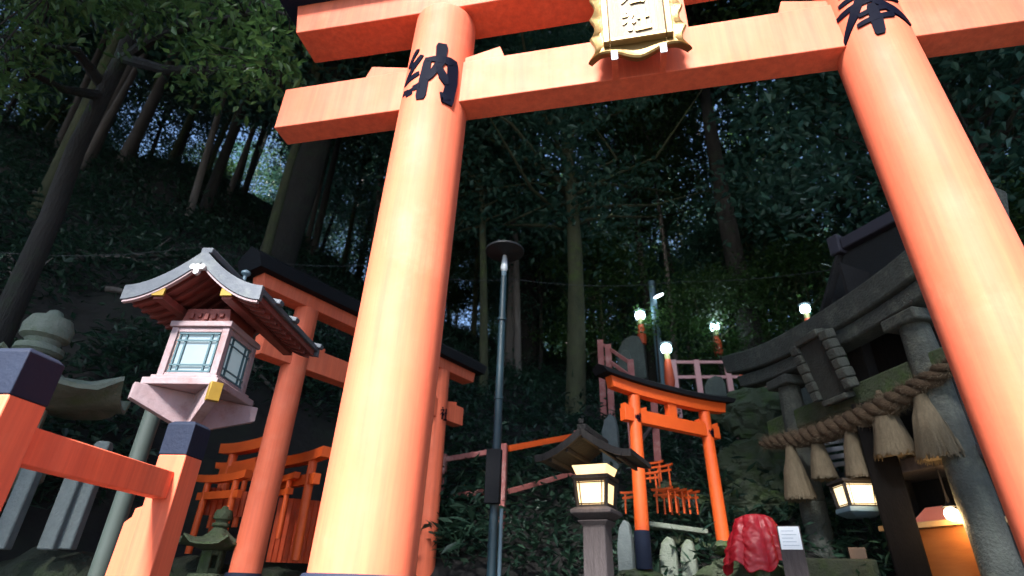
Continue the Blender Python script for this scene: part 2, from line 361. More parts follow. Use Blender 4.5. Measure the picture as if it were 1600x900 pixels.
glyph(bm, 'sha', .155, .145, lambda u, v, d: (u, -.010-d, .215+v), .006)
glyph(bm, 'waka', .15, .15, lambda u, v, d: (u, -.010-d, .405+v), .006)
obj('raised_characters', bm, GOLDLIGHT, PAN)
for sx in (-.24, .23):
    bm = NB(); x = sx*PW; box(bm, x-.016, x+.016, -.012, .145, -.028, -.006); b_ = obj('bracket', bm, ORANGE, G, bev=.002)
    bm = NB(); box(bm, x-.017, x+.017, -.021, -.0125, -.030, .028); obj('metal_clip', bm, WHITEMETAL, b_, bev=.002)

# ================================================================== generic wooden torii
def torii(label, A, B, r, ztop, zkas, znb, znt, over, mat_, matb=None, base=None, zb=0.0, group=None, name='torii_gate', roof=.10, thick=None, strut=True, overk=None, sori=.06):
    A, B = Vector(A), Vector(B); mid = (A+B)/2; d = (B-A); S = d.length/2; az = math.degrees(math.atan2(-d.y, d.x))
    t = thing(name, label, 'torii gate', (mid.x, mid.y, zb), az, group)
    Z = lambda z: z-zb
    for s, ground in ((-1, base[0] if base else zb), (1, base[1] if base else zb)):
        bm = NB(); lean = .03
        tube(bm, [(s*(S+lean*.6), 0, Z(ground)), (s*(S-lean*.4), 0, Z(zkas)-.001)], [r*1.04, r*.93], 32)
        p = obj('pillar', bm, mat_, t)
        if matb:
            bm = NB(); lathe(bm, [(r*1.14, Z(ground)), (r*1.14, Z(ground)+matb[1]-.01), (r*1.08, Z(ground)+matb[1])], 32, (s*(S+lean*.6), 0)); obj('base_collar', bm, matb[0], p)
    th = thick or r*1.3
    bm = NB(); beam(bm, -S-over*.8, S+over*.8, -th/2, th/2, Z(znb), Z(znt)); obj('lower_beam', bm, mat_, t, bev=.004)
    ok = overk or over
    bm = NB(); beam(bm, -S-ok, S+ok, -th*.6, th*.6, Z(zkas), Z(ztop), sori, .03); obj('upper_beam', bm, mat_, t, bev=.004)
    bm = NB(); beam(bm, -S-ok-.12, S+ok+.12, -th*1.15, th*1.15, Z(ztop)+.002, Z(ztop)+roof*.6, sori*1.2, .05, 16, roof*.6); obj('roof_beam', bm, BLACK, t, bev=.004)
    if strut:
        bm = NB(); box(bm, -r*.9, r*.9, -th*.4, th*.4, Z(znt)+.001, Z(zkas)-.001+.0); obj('centre_strut', bm, mat_, t, bev=.003)
    for s in (-1, 1):
        for q in (-1, 1):
            bm = NB(); x0 = s*S+q*r*.8; x1 = s*S+q*r*2.2
            prism(bm, [(x0, Z(znt)+.001), (x1, Z(znt)+.001), (x1, Z(znt)+.045), (x0, Z(znt)+.015)], -th*.4, th*.4); obj('wedge', bm, mat_, t)
    return t, S
LB, RB = (-3.03, 4.35), (-2.25, 6.19)
t2, S2 = torii('vermilion torii seen nearly edge-on behind the white and red lantern', LB, RB, .119, 4.06, 3.93, 3.34, 3.56, .48, ORANGE, (NAVY, .9), zb=.75, roof=.20, thick=.15, overk=.52, sori=.0)
bm = NB(); glyph(bm, 'sha', .13, .15, lambda u, v, d: (S2-.02+(.128+d)*math.sin(u/.128), -(.128+d)*math.cos(u/.128), 2.63+v)); obj('painted_character', bm, INK, t2)
t3, S3 = torii('small bright vermilion torii on the mossy rocks left of the red cloth', (.03, 6.0), (.84, 6.73), .068, 3.60, 3.48, 3.19, 3.33, .20, SMALL_OR, None, (1.8, 2.1), zb=1.2, roof=.09, overk=.30, sori=.04)
p_ = [c for c in t3.children if c.name.startswith('pillar')][0]
bm = NB(); lathe(bm, [(.076, .6), (.076, .92), (.073, .935)], 24, (-S3-.018, 0)); obj('base_collar', bm, NAVY, p_)
for px_s in (-S3, S3):
    bm = NB()
    for k, (u0, v0) in enumerate(((-.02, 0), (.03, .02), (0, -.03))):
        glyph(bm, 'osameru', .05, .05, lambda u, v, d: (px_s+(.066+d)*math.sin((u+u0)/.066), -(.066+d)*math.cos((u+u0)/.066), 2.04+v+v0), .003)
    obj('painted_character', bm, INK, t3)

# ================================================================== FENCE at lower left
def zh(px, py, xy):
    d = ray(px, py); return EYE+d.z*math.hypot(xy[0], xy[1])/math.hypot(d.x, d.y)
FA = 11
Bp = P(283, 715, 3.2); Ap = Vector((-1.99, 1.40, 0))
FZ = thing('fence', 'vermilion railing with dark capped square posts under the white and red lantern', 'fence', (Bp.x, Bp.y, 0), -7)
inv = (Matrix.Translation((Bp.x, Bp.y, 0)) @ Matrix.Rotation(rad(7), 4, 'Z')).inverted()
al = inv @ Ap
for (x, y, hw, zt, zc_) in ((al.x, al.y, .072, 2.25, 2.095), (0, 0, .068, 2.27, 2.115)):
    bm = NB(); box(bm, x-hw, x+hw, y-hw, y+hw, 0, zc_-.001); po = obj('post', bm, ORANGE, FZ, bev=.005)
    bm = NB(); loft(bm, [[(x-q, y-q, z), (x+q, y-q, z), (x+q, y+q, z), (x-q, y+q, z)] for q, z in ((hw+.002, zc_), (hw+.002, zt-.01), (hw-.015, zt+.006))]); obj('post_cap', bm, NAVY, po, bev=.003)
bm = NB()
m = Matrix.Translation((al.x, al.y, 0)) ; dd = Vector((0-al.x, 0-al.y, 0)); L = dd.length; rz = Matrix.Translation((al.x, al.y, 0)) @ Matrix.Rotation(math.atan2(-dd.x, dd.y), 4, 'Z')
box(bm, -.035, .035, .07, L-.03, 1.915, 2.035, rz); obj('rail', bm, ORANGE, FZ, bev=.005)
bm = NB(); box(bm, -.035, .035, .07, L-.03, 1.10, 1.22, rz); obj('rail', bm, ORANGE, FZ, bev=.005)
bm = NB(); prism(bm, [(-.20, .0), (-.145, 1.815), (-.115, 1.84), (-.112, 1.875), (-.069, 1.89), (-.069, 0)], -.05, .05); obj('side_board', bm, ORANGE, FZ, bev=.004)

# ================================================================== WHITE AND RED LANTERN
Lc = P(329, 560, 3.62)
LT = thing('post_lantern', 'white and red wooden lantern under a curved grey copper roof above the capped post', 'lantern', (Lc.x, Lc.y, 0), -9)
zpl, zbx, zev, zap, zpo = 2.545, 2.885, 3.035, 3.275, 2.38
H = .172
bm = NB(); box(bm, -.045, .045, -.045, .045, 0, zpo); obj('post', bm, WHITEPINK, LT, bev=.004)
for k, a in enumerate((45, -45)):
    bm = NB(); m = Matrix.Rotation(rad(a), 4, 'Z'); zz = .002*k
    prism(bm, [(-.33, zpl-.02), (-.33, zpl-.105), (-.10, zpo-.03), (.10, zpo-.03), (.33, zpl-.105), (.33, zpl-.02)], -.028, .028, m @ Matrix.Translation((0, 0, zz))); br = obj('bracket_arm', bm, WHITEPINK, LT, bev=.003)
    if k == 1:
        bm = NB(); box(bm, .29, .336, -.031, .031, zpl-.113, zpl-.012, m); obj('brass_cap', bm, BRASS, br, bev=.003)
bm = NB(); box(bm, -.215, .215, -.215, .215, zpl-.018, zpl+.022); box(bm, -.19, .19, -.19, .19, zpl+.0225, zpl+.045); obj('base_plate', bm, WHITEPINK, LT, bev=.004)
zb0 = zpl+.0455
bm = NB()
for sx in (-1, 1):
    for sy_ in (-1, 1): box(bm, sx*H-.02*(1+sx)*1+(-.0), sx*H+.02*(1-sx), sy_*H-.02*(1+sy_), sy_*H+.02*(1-sy_), zb0, zbx)
for s in (-1, 1):
    y0, y1 = (-H, -H+.04) if s < 0 else (H-.04, H)
    box(bm, -H+.041, H-.041, y0+.003, y1-.003, zb0, zb0+.02); box(bm, -H+.041, H-.041, y0+.003, y1-.003, zbx-.03, zbx)
    box(bm, y0+.003, y1-.003, -H+.041, H-.041, zb0, zb0+.02); box(bm, y0+.003, y1-.003, -H+.041, H-.041, zbx-.03, zbx)
fb = obj('fire_box_frame', bm, WHITEPINK, LT, bev=.003)
for s in range(4):
    m = Matrix.Rotation(math.pi/2*s, 4, 'Z')
    bm = NB(); box(bm, -.122, .122, -H+.02, -H+.026, zb0+.021, zbx-.031, m); pn = obj('window', bm, PANE, LT)
    bm = NB(); za, zz = zb0+.021, zbx-.031
    for x in (-.115, -.075, .075, .115): box(bm, x-.005, x+.005, -H+.010, -H+.0195, za, zz, m)
    for z in (za+.006, za+.045, zz-.05, zz-.006): box(bm, -.122, .122, -H+.006, -H+.0095, z-.005, z+.005, m)
    obj('muntins', bm, FRAMEGREEN, pn)
bm = NB(); lathe(bm, [(.004, zb0), (.04, zb0+.02), (.045, zb0+.12), (.025, zb0+.2), (.004, zb0+.22)], 16, (.03, -.03)); 
blb = obj('bulb', bm, mat('dim_bulb', (.9, .9, .85), .4, emis=(1, .93, .75), es=1.2), LT)
ll = bpy.data.lights.new('lantern_glow', 'POINT'); ll.energy = .5; ll.color = (1, .93, .8); ll.shadow_soft_size = .04
lo = bpy.data.objects.new('lantern_glow', ll); COL.objects.link(lo); lo.parent = LT; lo.location = (.03, -.03, zb0+.27)
bm = NB(); box(bm, -.185, .185, -.185, .185, zbx+.001, zbx+.035)
obj('cornice', bm, WHITEPINK, LT, bev=.004)
bm = NB(); prism(bm, [(-.15, zbx+.036), (.15, zbx+.036), (.13, zbx+.13), (-.13, zbx+.13)], -.15, .15)
for k in range(5): box(bm, -.10+k*.045, -.075+k*.045, -.163, -.151, zbx+.06+.01*math.sin(k*2), zbx+.095)
obj('frieze', bm, REDWOOD, LT, bev=.004)
W2 = .405; Y0, Y1 = -.34, .56
def roofz(x, w=W2, ze=zev, za=zap): t = min(1, abs(x)/w); return za-(za-ze)*(1-(1-t)**1.75) 
def roofshell(bm, y0, y1, t0, t1, w=W2, ze=zev, za=zap, n=20, wcut=1.0):
    top = [(lerp(-w*wcut, w*wcut, i/n), 0) for i in range(n+1)]
    up = [(x, roofz(x, w, ze, za)+t1) for x, _ in top]; dn = [(x, roofz(x, w, ze, za)+t0) for x, _ in reversed(top)]
    prism(bm, up+dn, y0, y1)
bm = NB(); roofshell(bm, Y0+.02, Y1-.02, -.012, .018); rf = obj('roof', bm, COPPER, LT)
bm = NB(); roofshell(bm, Y0-.012, Y0+.019, -.062, .030); obj('gable_board', bm, COPPER, rf, bev=.003)
bm = NB(); roofshell(bm, Y1-.019, Y1+.012, -.045, .026); obj('gable_board', bm, COPPER, rf, bev=.003)
bm = NB(); roofshell(bm, Y0-.006, Y0+.017, -.076, -.063, wcut=.97); obj('gable_edge', bm, WHITEPINK, rf)
bm = NB(); roofshell(bm, Y0+.03, Y1-.03, -.05, -.0125, wcut=.95)
for i in range(11):
    y = lerp(Y0+.06, Y1-.06, i/10); roofshell(bm, y-.012, y+.012, -.078, -.0505, wcut=.9)
obj('eave_lining', bm, REDWOOD, rf)
bm = NB(); box(bm, -.035, .035, Y0+.0, Y1, zap+.012, zap+.05); obj('ridge', bm, COPPER, rf, bev=.006)
for sx in (-1, 1):
    for y in (Y0+.2, Y0+.44, Y1-.02):
        bm = NB(); bar(bm, (sx*(W2-.10), y, roofz(W2-.10)+.025), (sx*(W2+.025), y, zev+.02), .05, .03); obj('roof_batten', bm, COPPER, rf, bev=.005)
bm = NB()
for c, rr in (((0, -.0), .024), ((-.028, .006), .018), ((.028, .006), .018), ((0, -.026), .018)):
    prism(bm, [(c[0]+rr*math.cos(k*.5236), zap-.105+c[1]+rr*math.sin(k*.5236)) for k in range(12)], Y0-.03-rr*.2, Y0-.013)
obj('gable_pendant', bm, mat('white_paint', (.45, .45, .45), .6), rf)
for x in (-.20, .20):
    bm = NB(); box(bm, x-.035, x+.035, Y0-.004, Y0+.01, roofz(x)-.105, roofz(x)-.060); obj('purlin_cap', bm, BRASS, rf, bev=.002)
    bm = NB(); box(bm, x-.03, x+.03, Y0+.011, Y1-.03, roofz(x)-.12, roofz(x)-.0785); obj('purlin', bm, REDWOOD, rf, bev=.003)
bm = NB(); tube(bm, [(0, .1, zap+.05), (0, .1, zap+.14)], .012); lathe(bm, [(.01, zap+.10), (.03, zap+.12), (.03, zap+.135), (.008, zap+.15)], 12, (0, .1)); obj('insulator', bm, BLUEGREY, rf)

# ================================================================== STONE LANTERNS
def stone_lantern(label, loc, s, az, m1, group=None, zfin=None):
    t = thing('stone_lantern', label, 'stone lantern', loc, az, group)
    def sc_(pr): return [(a*s, b*s) for a, b in pr]
    bm = NB(); lathe(bm, sc_([(.34, 0), (.34, .12), (.26, .18), (.2, .2)]), sq=6); obj('foot', bm, m1, t, bev=.01)
    bm = NB(); lathe(bm, sc_([(.17, .2005), (.135, .45), (.125, .75), (.135, .95), (.165, 1.08)]), 24); obj('shaft', bm, m1, t)
    bm = NB(); lathe(bm, sc_([(.17, 1.0805), (.25, 1.15), (.31, 1.2), (.31, 1.27), (.24, 1.285)]), sq=6); obj('platform', bm, m1, t, bev=.008)
    bm = NB(); H0, H1 = 1.286*s, 1.60*s; r_ = .175*s
    for k in range(6):
        a = math.pi/3*k
        m = Matrix.Rotation(a, 4, 'Z')
        box(bm, -.03*s, .03*s, r_-.05*s, r_, H0, H1, m @ Matrix.Rotation(rad(30), 4, 'Z'))
        if k % 2: box(bm, -.08*s, .08*s, r_*.74, r_*.86, H0, H1, m)
        else: box(bm, -.08*s, .08*s, r_*.74, r_*.86, H0, H0+.07*s, m); box(bm, -.08*s, .08*s, r_*.74, r_*.86, H1-.07*s, H1, m)
    obj('fire_box', bm, m1, t, bev=.006)
    bm = NB(); n = 36; prof = [(.10, 1.93), (.15, 1.86), (.25, 1.78), (.40, 1.715), (.585, 1.69), (.59, 1.662), (.40, 1.655), (.2, 1.6055)]
    rings = []
    for r_, z in prof:
        rg = []
        for k in range(n):
            a = 2*math.pi*k/n; c = abs(math.cos(3*a)); k6 = 1/math.cos(((a+math.pi/6) % (math.pi/3))-math.pi/6); kk = lerp(1, k6, min(1, r_/.4))*.93
            lift = .075*max(0, (r_-.25)/.22)*(max(0, k6-1)/.155)**2
            rg.append((r_*kk*s*math.cos(a), r_*kk*s*math.sin(a), (z+lift)*s))
        rings.append(rg)
    loft(bm, rings); obj('roof', bm, m1, t)
    bm = NB(); lathe(bm, sc_([(.11, 1.9305), (.135, 1.95), (.13, 1.985), (.09, 2.0), (.10, 2.03), (.135, 2.05), (.14, 2.12), (.115, 2.18), (.055, 2.2), (.04, 2.235), (.015, 2.25)]), 28); obj('finial', bm, m1, t)
    return t
s_ = P(76, 515, 5.6); s_.z = ground_z(s_.x, s_.y)-.04
SLS = (zh(76, 482, s_)-s_.z)/2.25
stone_lantern('large lichen covered stone lantern behind the nearest dark capped post', (s_.x, s_.y, s_.z), SLS, 20, PALESTONE)
for px, py, h, s, lb in ((722, 800, 7.6, .62, 'small mossy stone lantern to the left of the dark lamp post base'), (857, 838, 8.1, .62, 'small mossy stone lantern left of the lit wooden lantern post'), (345, 822, 5.5, .52, 'mossy flat roofed stone lantern behind the vermilion railing')):
    q = P(px, py, h); stone_lantern(lb, (q.x, q.y, q.z-1.95*s), s, 10, MOSSY)

# ================================================================== stone fence posts lower left and steel pole
def slab_post(label, px, py, h, wd, group, m_=BLUESTONE, z0=None, round_=True, name='stone_post', cat='stone post'):
    q = P(px, py, h); zb = ground_z(q.x, q.y)-.05 if z0 is None else z0
    bm = NB(); rr = wd/2
    zb = max(zb, z0) if z0 else zb
    loft(bm, [[(-k, -k*.8, z), (k, -k*.8, z), (k, k*.8, z), (-k, k*.8, z)] for k, z in ((rr, zb), (rr, q.z-.03), (rr*.75, q.z))])
    o = obj(name, bm, m_, None, bev=.01); o.location = (q.x, q.y, 0); o.rotation_euler[2] = rad(20)
    return tag(o, label, cat, group)
for (px, py, lb) in ((122, 735, 'short pale stone post beside the big stone lantern stem'), (165, 690, 'pale stone post midway under the vermilion railing'), (66, 700, 'pale stone post right behind the nearest railing post')):
    slab_post(lb, px, py, 5.0, .10, 'pale stone posts behind the railing', z0=P(px, 862, 5.0).z)
bm = NB(); q = P(238, 650, 4.2); tube(bm, [(0, 0, 0), (0, 0, q.z+.03)], .05, 20); o = obj('drain_pole', bm, mat('greenish_pipe', (.045, .065, .045), .6, (.075, .10, .095), 2., .9), None); o.location = (q.x, q.y, 0); tag(o, 'tall greenish grey pipe standing under the left corner of the white lantern', 'pipe')
for i, (px, hh) in enumerate(((60, 5.4), (170, 5.6), (290, 5.9), (400, 6.2))):
    q = P(px, 935, hh); bm = NB(); bmesh.ops.create_icosphere(bm, subdivisions=4, radius=1)
    for v in bm.verts: v.co = Vector((v.co.x*.55, v.co.y*.3, v.co.z*.30))*(1+.2*noise.noise(v.co*2+Vector((i*5, 0, 0)))+.08*noise.noise(v.co*7))
    o = obj('rock', bm, DARKMOSS, None); o.location = q; tag(o, 'dark mossy rock of the low bank under the pale stone posts', 'rock', 'mossy rocks of the low left bank')
# low pinkish stone balustrade behind
a, b = P(40, 682, 7.5), P(300, 690, 7.8)
BL = thing('back_fence', 'faded pink rail fence glimpsed between the vermilion railing and the stone lantern roof', 'fence', (0, 0, 0))
bm = NB(); bar(bm, a, b, .06, .10); obj('rail', bm, DIMPINK, BL, bev=.005)
for i in range(5):
    c = a.lerp(b, (i+.5)/5); bm = NB(); box(bm, c.x-.05, c.x+.05, c.y-.05, c.y+.05, ground_z(c.x, c.y)-.1, c.z+.08); obj('post', bm, DIMPINK, BL, bev=.005)

# ================================================================== votive torii cluster lower left
def mini_torii(label, px, py, h, hh, az, group, cat='torii gate', m_=SMALL_OR):
    q = P(px, py, h); ww = hh*.62
    t = thing('votive_torii', label, cat, (q.x, q.y, q.z-hh), az, group); r = hh*.045
    for s in (-1, 1):
        bm = NB(); tube(bm, [(s*ww/2*1.06, 0, 0), (s*ww/2, 0, hh*.93)], r, 10); obj('pillar', bm, m_, t)
    bm = NB(); beam(bm, -ww*.72, ww*.72, -r*.8, r*.8, hh*.68, hh*.78); obj('lower_beam', bm, m_, t)
    bm = NB(); beam(bm, -ww*.85, ww*.85, -r*1.2, r*1.2, hh*.9, hh, hh*.03, .01, 8); obj('upper_beam', bm, m_, t)
    return t
mini_torii('waist high vermilion torii between the lantern post and the first round pillar', 395, 690, 6.1, .98, 25, 'votive torii by the lattice')
mini_torii('narrow votive torii close against the left edge of the nearest big pillar', 466, 712, 5.95, .92, 28, 'votive torii by the lattice')
mini_torii('low votive torii glimpsed just right of the dark capped second post', 350, 742, 5.9, .65, 18, 'votive torii by the lattice')
mini_torii('tiny vermilion torii between the second round pillar and the nearest big pillar', 440, 745, 6.0, .55, 30, 'votive torii by the lattice')
mini_torii('tiny vermilion torii right of the dark capped second post, behind its taller neighbour', 372, 722, 6.3, .6, 20, 'votive torii by the lattice')
def slat_fence(label, p0, p1, hgt, n, m_, name='lattice_fence'):
    t = thing(name, label, 'fence', (p0.x, p0.y, p0.z-hgt)); d = p1-p0; d.z = 0
    for zz in (.06, hgt-.07):
        bm = NB(); bar(bm, (0, 0, zz), (d.x, d.y, zz+(p1.z-p0.z)*(1 if zz > .1 else 1)), .03, .05); obj('rail', bm, m_, t)
    bm = NB()
    for i in range(n):
        c = d*((i+.5)/n); box(bm, c.x-.022, c.x+.022, c.y-.045, c.y-.02, 0, hgt+(p1.z-p0.z)*(i/n))
    obj('slats', bm, m_, t); return t
slat_fence('dull vermilion slat panel low beside the left edge of the nearest big pillar', P(440, 778, 6.05), P(525, 786, 6.0), .55, 11, ORANGE_OLD)
slat_fence('dull vermilion slat panel seen between the second post and the round pillar', P(325, 762, 6.2), P(392, 770, 6.1), .24, 8, ORANGE_OLD)

# ================================================================== LAMP POST
q = P(772, 800, 5.0)
LP = thing('lamp_post', 'slim dark teal lamp post with a wide flat dark disc shade and unlit bulb', 'lamp post', (q.x, q.y, 0))
zs = zh(778, 392, q); zb_ = zh(778, 432, q); zj1 = zh(770, 705, q); zj0 = zh(770, 795, q)
bm = NB(); tube(bm, [(0, 0, 0), (0, 0, zj1), (0, 0, zb_)], [.043, .039, .031], 20); obj('pole', bm, TEALMETAL, LP)
bm = NB(); lathe(bm, [(.018, zs-.055), (.05, zs-.035), (.19, zs-.022), (.205, zs-.012), (.205, zs+.006), (.10, zs+.03), (.03, zs+.05), (.012, zs+.06)], 40); obj('disc_shade', bm, mat('dark_shade', (.012, .015, .018), .6), LP)
bm = NB(); lathe(bm, [(.022, zb_+.001), (.028, zb_+.03), (.026, zb_+.06)], 20); obj('lamp_holder', bm, BLUEGREY, LP)
bm = NB(); lathe(bm, [(.02, zb_+.061), (.036, zb_+.09), (.036, zb_+.125), (.02, zs-.056)], 20); obj('bulb', bm, mat('clear_bulb', (.6, .66, .7), .15, spec=.9), LP)
bm = NB(); box(bm, -.065, .065, -.11, -.043, zj0+.03, zj1); bx_ = obj('junction_box', bm, BLACK, LP, bev=.006)
bm = NB(); tube(bm, [(.07, -.03, 0), (.07, -.03, zj0-.002)], .016, 12); obj('cable_pipe', bm, BLUEGREY, LP)
for z in (zj0-.3, zb_-.5, zb_-1.3):
    bm = NB(); lathe(bm, [(.045, z), (.045, z+.03)], 20); obj('clamp_band', bm, TEALMETAL, LP)

# ================================================================== sloping pink handrail
def rail_fence(label, tops, bots, m_, pw=.09, rails=None, lit=None):
    t = thing('handrail', label, 'fence', (tops[0].x, tops[0].y, ground_z(tops[0].x, tops[0].y)))
    o0 = Vector(t.location)
    for a_, b_ in zip(tops, tops[1:]):
        for i, dz in enumerate(rails or (0.03, .5)):
            bm = NB(); bar(bm, a_-o0-Vector((0, 0, dz)), b_-o0-Vector((0, 0, dz)), .045, .065); obj('rail', bm, m_, t, bev=.004)
    for a_ in tops:
        bm = NB(); p = a_-o0; g0 = ground_z(a_.x, a_.y)-o0.z-.1; box(bm, p.x-pw/2, p.x+pw/2, p.y-pw/2, p.y+pw/2, g0, p.z+.04); obj('post', bm, m_, t, bev=.005)
    return t
rail_fence('faded pink handrail climbing rightwards behind the lamp post', [P(560, 745, 8.2), P(693, 715, 7.5), P(787, 699, 7.1)], None, PINK)
a, b = P(795, 701, 7.15), P(905, 680, 8.0)
t = thing('handrail', 'continuation of the handrail with lamplit orange put into its colour, ending above the lit wooden lantern', 'fence', (a.x, a.y, ground_z(a.x, a.y)))
o0 = Vector(t.location)
bm = NB(); bar(bm, a-o0, b-o0, .05, .075); obj('rail', bm, SMALL_OR, t, bev=.004)  # lamplight put into the rail colour: bright orange where the rest is pink
bm = NB(); bar(bm, P(795, 768, 7.15)-o0, P(900, 738, 8.0)-o0, .045, .06); obj('rail', bm, PINK, t, bev=.004)
bm = NB(); p = b-o0; box(bm, p.x-.07, p.x+.07, p.y-.07, p.y+.07, ground_z(b.x, b.y)-o0.z-.1, p.z+.05); obj('post', bm, PINK, t, bev=.005)
# bracing frame behind small torii
t = thing('scaffold_frame', 'pale pink timber frame with a diagonal brace behind the small bright torii', 'timber frame', (P(1020, 720, 8.2).x, P(1020, 720, 8.2).y, P(1020, 760, 8.2).z))
o0 = Vector(t.location)
for x0, y0, x1, y1 in ((985, 655, 990, 715), (1022, 630, 1028, 722)):
    bm = NB(); bar(bm, P(x0, y0, 8.2)-o0, P(x1, y1, 8.2)-o0, .10, .10); obj('post', bm, PINK, t, bev=.005)
bm = NB(); bar(bm, P(1000, 692, 8.1)-o0, P(1026, 655, 8.1)-o0, .05, .05); obj('brace', bm, GREYWOOD, t)

# ================================================================== LIT WOODEN LANTERNS
def wood_lantern(label, px, py, h, az, fh, roofw, glow, roofon=True, post=True, energy=1.2, bw=.125):
    q = P(px, py, h); t = thing('wooden_lantern', label, 'lantern', (q.x, q.y, 0), az)
    z0 = q.z-fh/2; z1 = q.z+fh/2
    if post:
        bm = NB(); loft(bm, [[(-k, -k, z), (k, -k, z), (k, k, z), (-k, k, z)] for k, z in ((.10, ground_z(q.x, q.y)-.1), (.085, z0-.13), (.12, z0-.09))]); obj('post', bm, GREYWOOD, t, bev=.01)
    bm = NB(); loft(bm, [[(-k, -k, z), (k, -k, z), (k, k, z), (-k, k, z)] for k, z in ((.09, z0-.0895), (.155, z0-.045), (.155, z0-.02), (bw, z0-.001))]); obj('base_plate', bm, GREYWOOD if post else BLUEGREY, t, bev=.005)
    w0, w1 = bw*.86, bw
    bm = NB()
    loft(bm, [[(-k, -k, z), (k, -k, z), (k, k, z), (-k, k, z)] for k, z in ((w0*.93, z0), (w1*.93, z1))]); sh = obj('paper_shade', bm, glow, t)
    bm = NB()
    for sx in (-1, 1):
        for sy_ in (-1, 1): bar(bm, (sx*w0, sy_*w0, z0), (sx*w1, sy_*w1, z1), .022, .022)
    for s in range(4):
        m = Matrix.Rotation(math.pi/2*s, 4, 'Z')
        for f_, th in ((.03, .02), (.12, .007), (.88, .007), (.97, .02)):
            k = lerp(w0, w1, f_); z = lerp(z0, z1, f_); box(bm, -k+.01, k-.01, -k-.004, -k+.008, z-th/2, z+th/2, m)
        for u in (-.72, .72):
            bar(bm, m @ Vector((u*w0, -w0-.001, z0)), m @ Vector((u*w1, -w1-.001, z1)), .006, .006)
    obj('frame', bm, DARKWOOD, t)
    bm = NB(); box(bm, -w1*1.15, w1*1.15, -w1*1.15, w1*1.15, z1+.001, z1+.03); obj('cornice', bm, DARKWOOD, t, bev=.004)
    if roofon:
        bm = NB(); zb = z1+.031; k2 = w1*1.1; kk = w1*.9
        loft(bm, [[(-k, -k, z), (k, -k, z), (k, k, z), (-k, k, z)] for k, z in ((kk, zb), (k2, zb+.07))]); obj('upper_shade', bm, glow, t)
        zb += .055
        def rz(x, y, wx, wy, za):
            ax, ay = abs(x)/wx, abs(y)/wy
            d = max(ax, ay*.55); return zb + .045 + (za)*.78*(1-ax)**1.4 + .03*ax**3
        bm = NB(); nx = 18; W = roofw/2; D = roofw*.40; grid = {}
        for lay, off in ((0, 0), (1, -.035)):
            for i in range(nx+1):
                for j in range(nx+1):
                    x = lerp(-W, W, i/nx); y = lerp(-D, D, j/nx); grid[lay, i, j] = bm.verts.new((x, y, rz(x, y, W, D, .27)+off))
            for i in range(nx):
                for j in range(nx): bm.faces.new([grid[lay, i, j], grid[lay, i+1, j], grid[lay, i+1, j+1], grid[lay, i, j+1]])
        for i in range(nx):
            bm.faces.new([grid[0, i, 0], grid[0, i+1, 0], grid[1, i+1, 0], grid[1, i, 0]]); bm.faces.new([grid[0, i, nx], grid[0, i+1, nx], grid[1, i+1, nx], grid[1, i, nx]])
            bm.faces.new([grid[0, 0, i], grid[0, 0, i+1], grid[1, 0, i+1], grid[1, 0, i]]); bm.faces.new([grid[0, nx, i], grid[0, nx, i+1], grid[1, nx, i+1], grid[1, nx, i]])
        rf = obj('roof', bm, ROOFDARK, t)
        bm = NB()
        for j in range(5):
            x = lerp(-.7, .7, j/4)*W; bar(bm, (x, -D*.9, rz(x, D*.9, W, D, .27)-.055), (x, D*.9, rz(x, D*.9, W, D, .27)-.055), .02, .03)
        obj('rafters', bm, DARKWOOD, rf)
        bm = NB(); zr = rz(0, 0, W, D, .27); box(bm, -.035, .035, -D*.98, D*.98, zr-.02, zr+.03); box(bm, -.02, .02, -D*1.0, -D*.94, zr+.031, zr+.07); obj('ridge', bm, ROOFDARK, rf, bev=.006)
        bm = NB(); 
        for sg in (-1, 1):
            pts = [(sg*W*k/6, -D-.012, rz(W*k/6, D, W, D, .27)-.03) for k in range(7)]
            for a_, b_ in zip(pts, pts[1:]): bar(bm, a_, b_, .02, .05)
        obj('gable_board', bm, DARKWOOD, rf)
    l = bpy.data.lights.new('lantern_light', 'POINT'); l.energy = energy; l.color = (1, .68, .34); l.shadow_soft_size = .12
    lo = bpy.data.objects.new('lantern_light', l); COL.objects.link(lo); lo.parent = t; lo.location = (0, -bw-.10, q.z-.02)
    return t
wood_lantern('glowing yellow paper lantern under a dark curved roof, on a grey timber post', 931, 773, 4.5, 14, .195, .74, WARMGLOW, energy=.3)
wood_lantern('glowing square lantern hanging under the straw rope by the stone torii', 1337, 775, 6.6, -8, .22, .5, WARMGLOW2, roofon=False, post=False, energy=.8, bw=.15)
q = P(1337, 745, 6.6); bm = NB(); tube(bm, [q, (q.x, q.y, q.z+.5)], .012, 8); 
hang = [o for o in COL.objects if o.name.startswith('wooden_lantern.')][0]
hm = hang.matrix_basis.inverted(); bm.transform(hm); obj('hanging_rod', bm, DARKWOOD, hang)

